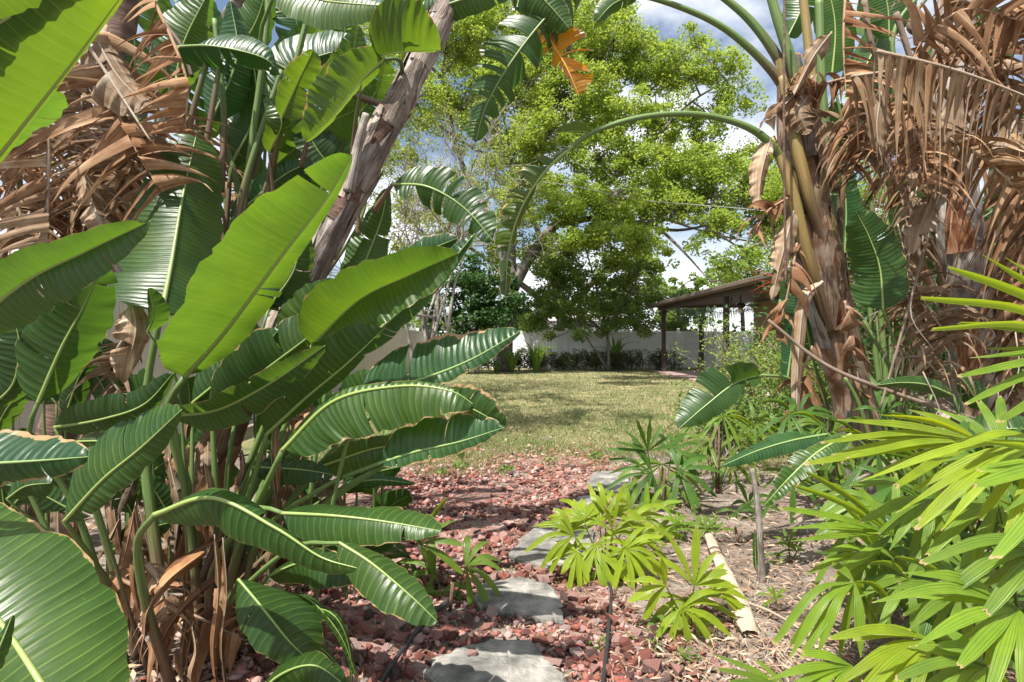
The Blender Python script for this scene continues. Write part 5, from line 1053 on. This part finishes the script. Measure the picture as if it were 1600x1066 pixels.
A(R1, [(1230, 600, 5.2), (1240, 500, 5.2), (1225, 420, 5.2)], 24, 24, 20, 20, 'teal', pet=[(1300, 720, 5.0)], tl=3)
A(R1, [(1270, 560, 5.0), (1255, 470, 5.0), (1260, 380, 5.0)], 30, 24, 20, 20, 'teal', pet=[(1310, 700, 5.0)], tl=4)
for x0, y0, x1, y1, d, w, tn in ((1330, 150, 1390, -20, 5.2, 40, 'mid'), (1300, 120, 1290, -40, 5.2, 36, 'bright'), (1390, 60, 1360, -60, 5.0, 40, 'mid'), (1400, 240, 1340, 90, 5.4, 44, 'dark'), (1330, 260, 1300, 160, 5.4, 30, 'bright'), (1470, 330, 1420, 200, 5.3, 44, 'dark'), (1440, 400, 1390, 260, 5.4, 40, 'dark'), (1420, 560, 1380, 470, 5.2, 30, 'bright'), (1560, 120, 1500, -20, 5.2, 40, 'mid'), (1600, 380, 1560, 240, 5.4, 50, 'dark'), (1500, 520, 1450, 400, 5.4, 44, 'dark'), (1600, 620, 1570, 480, 5.2, 44, 'dark'), (1350, 60, 1420, -40, 5.6, 40, 'bright'), (1450, 130, 1480, 10, 5.6, 40, 'mid'), (1230, 60, 1260, -50, 5.4, 30, 'mid')):
    A(R1, [(x0, y0, d), ((x0 + x1) / 2 + 10, (y0 + y1) / 2, d), (x1, y1, d)], w, w, 20, 20, tn, n=22, tl=2, tr=1, pet=[(1400, 800, 5.0), (x0 + 30, y0 + 150, d)])
for pts in ([(1400, 800, 4.6), (1370, 680, 4.5), (1330, 560, 4.5)], [(1440, 780, 4.3), (1410, 620, 4.3), (1350, 500, 4.4)], [(1470, 800, 4.2), (1475, 700, 4.1), (1500, 620, 4.0)], [(1400, 790, 4.4), (1390, 700, 4.3), (1370, 620, 4.3)], [(1380, 760, 4.3), (1345, 640, 4.3), (1320, 590, 4.3)], [(1440, 230, 4.6), (1395, 60, 4.6), (1470, -40, 4.6)], [(1460, 60, 4.7), (1420, 40, 4.7), (1470, -30, 4.7)]): stem(R1, pts, [.024, .018, .013])

bt = P(1545, 760, 4.5); bt[2] = 0
R2 = thing('giant_bird_of_paradise', 'shaggy upright trunk wrapped in hanging dead brown fronds', 'plant', bt, 'giant bird of paradise plants')
tk, tp, tr = trunk(R2, [(1545, 800, 4.5), (1532, 640, 4.5), (1515, 480, 4.45), (1500, 380, 4.4), (1490, 260, 4.4), (1488, 120, 4.4), (1500, -40, 4.4)], [.19, .18, .155, .145, .15, .14, .12], 'trunk_grey', 46, 14, (.25, .4, .55), .04)
for k in range(10):
    t0 = rng.uniform(.05, .8); t1 = t0 + rng.uniform(.1, .2); j = int((t0 + t1) / 2 * 45); sheath(R2, tp, tr, t0, min(.98, t1), ang_facing(tp, j, rng.uniform(-120, 120)), rng.uniform(.8, 1.6), .012, ('trunk_red', 'dead', 'trunk_grey')[rng.integers(3)], DT[rng.integers(len(DT))], .04)
for pts, ln, n_, sd, hg, tn in (
    ([(1370, 80, 3.3), (1450, 98, 3.25), (1530, 122, 3.2), (1640, 165, 3.1)], 120, 20, 1, 1.1, (1.05, 1.0, .9)), ([(1330, 120, 3.5), (1400, 110, 3.45), (1470, 100, 3.4)], 110, 14, 1, 1.0, (1.1, .95, .8)),
    ([(1480, 215, 3.4), (1540, 250, 3.35), (1600, 310, 3.3), (1640, 380, 3.3)], 110, 16, 0, .9, (1.15, .9, .65)), ([(1322, -20, 3.9), (1318, 60, 3.85), (1322, 150, 3.85)], 75, 12, -1, .2, (1.3, .8, .55)),
    ([(1430, 70, 3.6), (1510, 15, 3.5), (1620, 40, 3.4)], 110, 14, 0, .5, (1.1, .8, .6)), ([(1400, 230, 3.8), (1430, 150, 3.7), (1520, 60, 3.7)], 110, 14, 0, .8, (1.2, .9, .7)),
    ([(1410, 160, 3.6), (1440, 230, 3.55), (1450, 300, 3.5)], 80, 14, 0, .9, (1.1, .7, .5)), ([(1470, 180, 3.7), (1500, 230, 3.6), (1560, 220, 3.5), (1620, 200, 3.5)], 90, 12, 1, .9, (1.0, .85, .6)),
    ([(1560, 60, 3.8), (1580, 160, 3.7), (1600, 280, 3.7)], 100, 14, 0, .8, (.8, .65, .55)), ([(1480, 0, 3.9), (1520, 100, 3.9), (1570, 180, 3.9)], 110, 14, 0, .8, (.9, .7, .55)),
    ([(1425, 300, 4.3), (1420, 400, 4.3), (1410, 520, 4.3)], 60, 12, 0, 1.1, (.85, .8, .78)), ([(1585, 300, 4.1), (1590, 400, 4.1), (1585, 520, 4.1)], 80, 16, 0, 1.2, (1.0, .7, .5)), ([(1590, 280, 3.9), (1595, 420, 3.9), (1600, 560, 3.9)], 90, 16, 0, 1.2, (.9, .65, .5)),
    ([(1445, 330, 4.6), (1440, 430, 4.6), (1440, 560, 4.6)], 60, 12, 0, 1.0, (.9, .9, .95)), ([(1330, 150, 4.1), (1350, 220, 4.1), (1330, 270, 4.1)], 60, 10, 0, .7, (1.0, .6, .42)), ([(1380, 280, 4.2), (1350, 240, 4.2), (1300, 190, 4.2)], 60, 10, 0, .9, (.8, .7, .65)),
    ([(1620, 60, 3.5), (1600, 0, 3.5), (1560, -60, 3.5)], 130, 12, 0, .9, (1.1, .85, .6)), ([(1480, 600, 4.1), (1440, 560, 4.0), (1400, 560, 4.0)], 60, 10, 0, 1.0, (1.1, 1.1, 1.15)), ([(1490, 540, 4.1), (1450, 480, 4.1), (1420, 420, 4.1)], 70, 12, 0, 1.0, (.8, .75, .72)),
    ([(1600, 480, 4.1), (1580, 560, 4.1), (1600, 640, 4.1)], 80, 12, 0, 1.1, (.75, .6, .5)), ([(1540, 60, 4.8), (1440, 160, 4.8), (1420, 320, 4.8)], 120, 18, 0, 1.0, (.7, .55, .45)), ([(1570, 100, 4.7), (1580, 260, 4.7), (1590, 420, 4.7)], 130, 18, 0, 1.0, (.65, .5, .42))):
    dead_frond(R2, pts, ln, n_, sd, hg, 1.1, tn)
for pts, w in (([(1540, 240, 3.5), (1575, 230, 3.45), (1620, 245, 3.4)], 16), ([(1420, 190, 3.6), (1440, 250, 3.55), (1420, 300, 3.5)], 26), ([(1460, 300, 3.7), (1440, 350, 3.7), (1425, 400, 3.7)], 22), ([(1300, 50, 4.2), (1270, 90, 4.2), (1240, 150, 4.2)], 16), ([(1380, 130, 3.5), (1370, 200, 3.5), (1380, 260, 3.5)], 20), ([(1500, 130, 3.5), (1490, 200, 3.5), (1510, 270, 3.5)], 18), ([(1590, 180, 3.6), (1560, 260, 3.6), (1580, 330, 3.6)], 26)):
    A(R2, pts, w, w, 30, 10, dead=True, ripple=.12, tl=1, tr=2, n=24)
# dead rags on the leaning trunk
for pts, ln, n_, sd, tn in (([(1230, 310, 4.35), (1200, 330, 4.3), (1175, 370, 4.3)], 50, 8, 0, (1.0, .6, .42)), ([(1245, 380, 4.35), (1235, 440, 4.3), (1215, 520, 4.3)], 60, 9, 0, (1.0, .65, .48)), ([(1270, 540, 4.4), (1250, 600, 4.4), (1260, 660, 4.4)], 60, 8, 0, (1.0, .65, .5)), ([(1250, 150, 4.3), (1290, 200, 4.3), (1300, 260, 4.3)], 60, 9, 0, (.8, .75, .72)), ([(1270, 120, 4.35), (1230, 160, 4.3), (1200, 190, 4.3)], 50, 8, 0, (1.0, .9, .85)), ([(1330, 120, 4.3), (1290, 130, 4.3), (1250, 140, 4.3)], 60, 10, 0, (1.1, .7, .5)), ([(1320, 470, 4.4), (1335, 550, 4.4), (1345, 620, 4.4)], 40, 8, 0, (1.0, .7, .6))):
    dead_frond(R1, pts, ln * .75, max(4, int(n_ * .6)), sd, .9, 1.1, tn)
A(R1, [(1262, 150, 4.3), (1250, 175, 4.25), (1262, 210, 4.25)], 24, 22, 20, 10, dead=True, ripple=.15); A(R1, [(1285, 440, 4.35), (1255, 480, 4.3), (1245, 640, 4.3), (1260, 660, 4.3)], 9, 12, 30, 20, dead=True, b=.25); A(R1, [(1240, 330, 4.35), (1222, 400, 4.3), (1205, 470, 4.3)], 16, 24, 20, 20, dead=True, tr=2, ripple=.12); A(R1, [(1205, 215, 4.35), (1190, 270, 4.3), (1185, 330, 4.3)], 10, 22, 20, 15, dead=True, tl=4, ripple=.1)
for pts, r in (([(1200, 500, 4.2), (1290, 570, 4.1), (1400, 615, 4.0), (1540, 660, 3.9)], [.012, .016, .014]), ([(1380, 600, 4.1), (1480, 640, 4.0), (1590, 690, 3.9)], [.018, .02]), ([(1460, 330, 3.9), (1420, 480, 3.9), (1375, 640, 3.9)], [.010, .008]), ([(1400, 20, 3.8), (1430, 120, 3.8), (1440, 200, 3.8)], [.02, .014]), ([(1350, 0, 3.9), (1370, 90, 3.9), (1440, 180, 3.9)], [.02, .012]), ([(1370, 230, 4.0), (1420, 320, 4.0), (1440, 420, 4.0)], [.018, .014]), ([(1240, 810, 3.3), (1300, 770, 3.4), (1400, 720, 3.6)], [.012, .01])):
    stem(R2, pts, r, 'dead_rib', 'straw', 8).color = (.55, .5, .47, 1)
for k in range(46):   # loose hanging straw
    x = rng.choice([rng.uniform(1380, 1470), rng.uniform(1540, 1610)]); y = rng.uniform(180, 600); d = rng.uniform(3.8, 4.6); l_ = rng.uniform(50, 150); stem(R2, [(x, y, d), (x + rng.normal(0, 20), y + l_ * .5, d - .03), (x + rng.normal(0, 35), y + l_, d)], [.005, .003], 'dead_rib', 'straw', 5, 8)
stem(R1, [(1226, -20, 4.2), (1225, 200, 4.15), (1228, 450, 4.15)], [.010, .009], 'dead_rib', 'trunk_dark', 6)
# cordyline with red leaves
cz = strappy(1245, 640, 6.0, 26, .6, .028, 'red leaved cordyline glimpsed behind the leaning trunk', 'red', 'cordyline', 'plant', 1.0, .5, 1.65)
stem(cz, [(1250, 735, 6.0), (1248, 600, 6.0), (1245, 488, 6.0)], [.02, .015], 'stem', 'trunk_dark')

# ================================================================== LADY PALMS
def lady(label, base, hgt=.35, n_st=2):
    b_ = G(*base) if len(base) == 2 else ground_under(P(*base)); th = thing('lady_palm', label, 'palm', b_, 'lady palms along the path'); m = MB()
    for k in range(n_st):
        a = b_ + rng.normal(0, .02, 3) * (1, 1, 0); m.tube([a - (0, 0, .01), a + (rng.normal(0, .02), rng.normal(0, .02), hgt)], [.011, .008], 6)
    m.build('stem', M['trunk_dark'], th); return th
p1 = lady('bright lime lady palm shading the large flagstone', (944, 905), .12)
d = F * 1.35 / (905 - 533)
for hub, ln, n_, ax, sp, tl in (((940, 838), 75, 9, -60, 250, 35), ((965, 820), 95, 9, 40, 200, 30), ((925, 815), 70, 8, 120, 190, 30), ((985, 845), 65, 7, -20, 170, 30), ((945, 805), 70, 7, 90, 150, 40), ((910, 850), 60, 7, 210, 150, 20), ((935, 850), 80, 8, -95, 170, 20), ((980, 815), 85, 8, 10, 160, 25), ((905, 825), 75, 7, 165, 130, 25), ((950, 862), 70, 8, -70, 190, 25), ((920, 800), 75, 7, 110, 150, 35), ((975, 850), 80, 8, -45, 150, 25), ((955, 790), 70, 7, 60, 160, 35)):
    fan(p1, (hub[0] - 8, hub[1] + 12, d + rng.normal(0, .1)), ln * .95, n_, ax, sp, 7.3, 'lime', [(945, 900, d)], tl, .3)
p2 = lady('small sparse lime lady palm beside the fallen sheath', (1075, 985), .1, 1); d = F * 1.35 / (985 - 533)
for hub, ln, n_, ax, sp, tl in (((1070, 935), 85, 8, -80, 230, 35), ((1085, 915), 90, 6, 70, 150, 25), ((1040, 915), 55, 5, 170, 150, 20), ((1110, 925), 60, 5, 10, 120, 20), ((1065, 950), 85, 7, -60, 170, 25)):
    fan(p2, (*hub, d + rng.normal(0, .08)), ln, n_, ax, sp, 10, 'lime', [(1075, 980, d)], tl, .25)
p3 = lady('dark green lady palm at the lawn edge with upright starry fan', (1030, 800), .35); d = 4.7
fan_to(p3, (1012, 705, d), [(948, 702), (962, 690), (975, 672), (995, 656), (1016, 652), (1036, 662), (1052, 676), (1066, 694)], 5.5, 'dark', [(1030, 800, d)], .02)
for hub, ln, n_, ax, sp in (((1035, 725), 85, 10, -70, 240), ((1020, 740), 75, 9, 200, 200), ((1060, 735), 80, 9, -20, 200), ((1040, 750), 70, 9, -90, 220), ((1010, 765), 60, 8, 220, 180), ((1050, 705), 60, 8, 60, 180)):
    fan(p3, (*hub, d + rng.normal(0, .15)), ln, n_, ax, sp, 6.5, 'dark' if rng.random() < .6 else 'mid', [(1035, 800, d)], 30, .3)
p4 = lady('soft green lady palm reaching over the wedge shaped flagstone from the left', (705, 965), .15, 1); d = 2.95
fan(p4, (728, 885, d), 72, 7, -10, 190, 9, 'mid', [(705, 960, d)], 30, .35); fan(p4, (690, 925, d), 70, 7, -90, 190, 9, 'mid', [(700, 960, d)], 20, .4); fan(p4, (655, 850, d + .1), 85, 7, 35, 170, 9, 'mid', [(690, 960, d)], 20, .15); fan(p4, (680, 895, d + .1), 70, 6, 150, 140, 8, 'mid', [(700, 960, d)], 20, .2); fan(p4, (640, 870, d + .2), 60, 6, 200, 160, 8, 'dark', [(690, 960, d)], 20, .2)
p5 = lady('green lady palm between the lime palm and the dark starry one', (995, 860), .25); d = 3.85
for hub, ln, n_, ax, sp in (((985, 800), 80, 9, 60, 210), ((1010, 810), 75, 9, -20, 200), ((1000, 830), 70, 8, -90, 200), ((1025, 835), 60, 8, -30, 180)): fan(p5, (*hub, d + rng.normal(0, .1)), ln, n_, ax, sp, 6, 'bright', [(995, 860, d)], 30, .3)
p6 = lady('half shaded lady palm between the starry palm and the scaly stem', (1150, 850), .1); d = 4.3
for hub, ln, n_, ax, sp in (((1150, 800), 55, 9, -90, 240), ((1190, 830), 50, 9, -100, 220), ((1125, 820), 50, 8, 200, 200), ((1170, 790), 55, 8, 30, 180)): fan(p6, (*hub, d + rng.normal(0, .15)), ln, n_, ax, sp, 5, 'dark', [(1155, 850, d)], 30, .4)
p7 = lady('thin lady palm with drooping fans under the torn broad leaf', (1120, 770), .6); d = 5.2
for hub, ln, n_, ax, sp in (((1130, 650), 55, 9, -60, 230), ((1155, 680), 60, 9, -40, 220), ((1105, 690), 50, 8, 200, 200), ((1140, 720), 55, 9, -80, 230), ((1180, 660), 50, 8, 40, 200), ((1090, 660), 45, 8, 150, 200)): fan(p7, (*hub, d + rng.normal(0, .2)), ln, n_, ax, sp, 4.5, 'mid', [(1120, 770, d)], 30, .35)
p8 = lady('dense lady palm low beside the second shaggy trunk', (1330, 800), .3); d = 4.0
for k in range(12): fan(p8, (rng.uniform(1230, 1400), rng.uniform(640, 790), d + rng.normal(0, .2)), rng.uniform(60, 85), 8, rng.uniform(-140, 60), 210, 6, 'mid' if k % 2 else 'dark', [(1330, 800, d)], 30, .35)
for lab, bx, by, hubs, tn in (('tiny lady palm seedling on sandy litter beside the scaly stem', 1235, 880, ((1232, 850), (1245, 862)), 'mid'), ('tiny lady palm seedling at the foot of the fallen sheath', 1215, 960, ((1212, 935),), 'bright'), ('tiny lady palm seedling under the half shaded palm', 1110, 850, ((1105, 825), (1118, 832)), 'mid'), ('tiny lady palm seedling behind the lime palm', 1060, 850, ((1055, 820), (1070, 828)), 'bright')):
    t_ = lady(lab, (bx, by), .04, 1); d = F * 1.35 / (by - 533)
    for h_ in hubs: fan(t_, (*h_, d), rng.uniform(26, 38), 6, rng.uniform(60, 120), 190, 4, tn, [(bx, by, d)], 30, .3)
# scaly slender stem
st = thing('bare_palm_stem', 'slender scaly dead palm stem standing in sandy litter', 'palm', G(1190, 905)); stem(st, [(1190, 912, 3.2), (1188, 850, 3.2), (1184, 790, 3.2), (1175, 732, 3.2)], [.022, .018, .017, .012], 'stem', 'trunk_grey', 9, 24, .12)
st = thing('palm_sprout', 'single green sprout standing beside the scaly stem', 'palm', G(1180, 905)); A(st, [(1182, 895, 3.2), (1180, 860, 3.2), (1180, 830, 3.2)], 6, 6, 30, 20, 'bright', n=12, rr=.003)
# big lady palms on the right
q1 = lady('large lady palm whose long yellow green straps fill the bed beside the shaggy trunks', (1640, 900, 2.3), .6, 4)
PB = lambda d: [(1600, 1000, d + .2)]
fan_to(q1, (1740, 560, 1.75), [(1482, 418, 1.7), (1440, 466, 1.65), (1455, 515, 1.6), (1498, 588, 1.6), (1508, 632, 1.6), (1535, 398, 1.75), (1570, 402, 1.8), (1640, 380, 1.8), (1560, 660, 1.6)], 12, 'bright', [(1760, 900, 1.9)], .06)
fan_to(q1, (1535, 690, 1.95), [(1308, 656, 1.9), (1282, 692, 1.88), (1258, 725, 1.85), (1372, 648, 2.0), (1322, 716, 1.85), (1400, 760, 1.8), (1420, 640, 2.05)], 11, 'lime', PB(1.95), .05)
fan_to(q1, (1640, 690, 1.75), [(1345, 752, 1.7), (1400, 802, 1.65), (1432, 826, 1.62), (1470, 830, 1.6), (1560, 868, 1.55), (1480, 700, 1.75)], 13, 'lime', PB(1.75), .12)
fan_to(q1, (1395, 835, 2.15), [(1220, 794, 2.05), (1236, 846, 2.05), (1225, 754, 2.1), (1262, 738, 2.15), (1340, 760, 2.2), (1345, 880, 2.05), (1400, 740, 2.25), (1300, 905, 2.0)], 11, 'bright', PB(2.15), .05)
fan_to(q1, (1460, 780, 2.05), [(1330, 760, 2.0), (1345, 815, 1.95), (1390, 860, 1.95), (1440, 880, 1.95), (1500, 860, 1.95), (1540, 800, 2.0), (1430, 700, 2.1)], 12, 'mid', PB(2.05), .1)
fan_to(q1, (1560, 780, 1.9), [(1420, 820, 1.85), (1450, 870, 1.8), (1510, 900, 1.8), (1590, 900, 1.8), (1640, 840, 1.85), (1480, 740, 1.95)], 13, 'bright', PB(1.9), .1)
fan_to(q1, (1700, 740, 1.6), [(1555, 872, 1.45), (1600, 930, 1.5), (1570, 800, 1.5), (1520, 760, 1.55), (1540, 690, 1.6)], 17, 'bright', PB(1.7), .1)
q2 = lady('front lady palm with drooping fans at the sandy edge of the bed', (1520, 1150, 1.9), .4, 3)
PC = lambda d: [(1500, 1200, d + .2)]
fan_to(q2, (1335, 910, 1.95), [(1208, 1008, 1.88), (1232, 1032, 1.86), (1252, 1030, 1.85), (1276, 1028, 1.84), (1345, 1028, 1.84), (1390, 940, 1.95), (1300, 880, 2.05)], 11, 'bright', PC(1.95), .16)
fan_to(q2, (1455, 1000, 1.65), [(1296, 1080, 1.55), (1330, 1110, 1.5), (1360, 1130, 1.5), (1296, 998, 1.62), (1345, 985, 1.7), (1420, 1120, 1.5), (1500, 1110, 1.55)], 15, 'lime', PC(1.65), .12)
fan_to(q2, (1590, 950, 1.5), [(1362, 942, 1.45), (1410, 895, 1.5), (1430, 1010, 1.4), (1500, 1040, 1.38), (1545, 1090, 1.35), (1600, 1120, 1.35), (1660, 1080, 1.4)], 17, 'bright', PC(1.6), .1)
fan_to(q2, (1500, 930, 1.75), [(1400, 870, 1.75), (1385, 920, 1.7), (1420, 985, 1.65), (1480, 1020, 1.62), (1560, 1010, 1.65), (1580, 900, 1.7), (1520, 840, 1.8)], 13, 'mid', PC(1.75), .12)
fan_to(q2, (1230, 1075, 1.8), [(1112, 1022, 1.85), (1120, 1045, 1.8), (1140, 1066, 1.75), (1160, 1090, 1.7), (1180, 1030, 1.85)], 8, 'mid', PC(1.8), .06)
fan_to(q2, (1420, 905, 2.0), [(1360, 880, 1.98), (1340, 935, 1.95), (1370, 990, 1.9), (1430, 1000, 1.9), (1480, 960, 1.95), (1440, 850, 2.05)], 11, 'mid', PC(2.0), .12)
fan_to(q2, (1640, 860, 1.55), [(1440, 880, 1.5), (1475, 930, 1.48), (1540, 960, 1.45), (1500, 850, 1.55), (1560, 820, 1.6)], 16, 'mid', PC(1.6), .1)
fan_to(q2, (1330, 1040, 1.75), [(1200, 1062, 1.7), (1215, 1090, 1.68), (1240, 1110, 1.66), (1290, 1120, 1.65), (1350, 1110, 1.65), (1255, 1020, 1.75)], 11, 'bright', PC(1.75), .1)
fan_to(q2, (1540, 1040, 1.45), [(1400, 1060, 1.4), (1430, 1110, 1.38), (1500, 1130, 1.36), (1580, 1130, 1.36), (1420, 1010, 1.45), (1480, 985, 1.5)], 15, 'mid', PC(1.5), .1)
q3 = lady('back lady palm in shade between the large palms and the dead fronds', (1500, 800, 2.9), .4, 3)
for k in range(30): fan(q3, (rng.uniform(1340, 1620), rng.uniform(690, 960), rng.uniform(2.35, 2.8)), rng.uniform(90, 140), 8, rng.uniform(-160, 60), 200, 10, 'mid' if k % 3 else 'dark', [(1500, 900, 2.9)], 25, .3)
for k in range(5): fan(q2, (rng.uniform(1300, 1600), rng.uniform(800, 1050), rng.uniform(1.95, 2.3)), rng.uniform(100, 150), 8, rng.uniform(-170, 40), 190, 12, ('bright', 'mid', 'dark')[k % 3], [(1520, 1150, 2.2)], 25, .3)
# tall grass tufts at the left lawn edge
for px, py, L_, n_ in ((640, 700, .5, 26), (690, 690, .35, 22), (600, 720, .5, 22), (660, 640, .45, 20), (720, 720, .3, 16)):
    c = G(px, py); strappy(px, py, c[1], n_, L_, .006, 'wispy tuft of pale green grass at the lawn edge', 'strap', 'grass_tuft', 'grass tuft', .9, .5)
# leaves and twigs too small to pick apart one by one
for o in bpy.data.objects:
    if o.type == 'MESH' and o.parent is not None and o.name.split('.')[0] in ('crown', 'branches', 'foliage', 'stems'): o['kind'] = 'stuff'
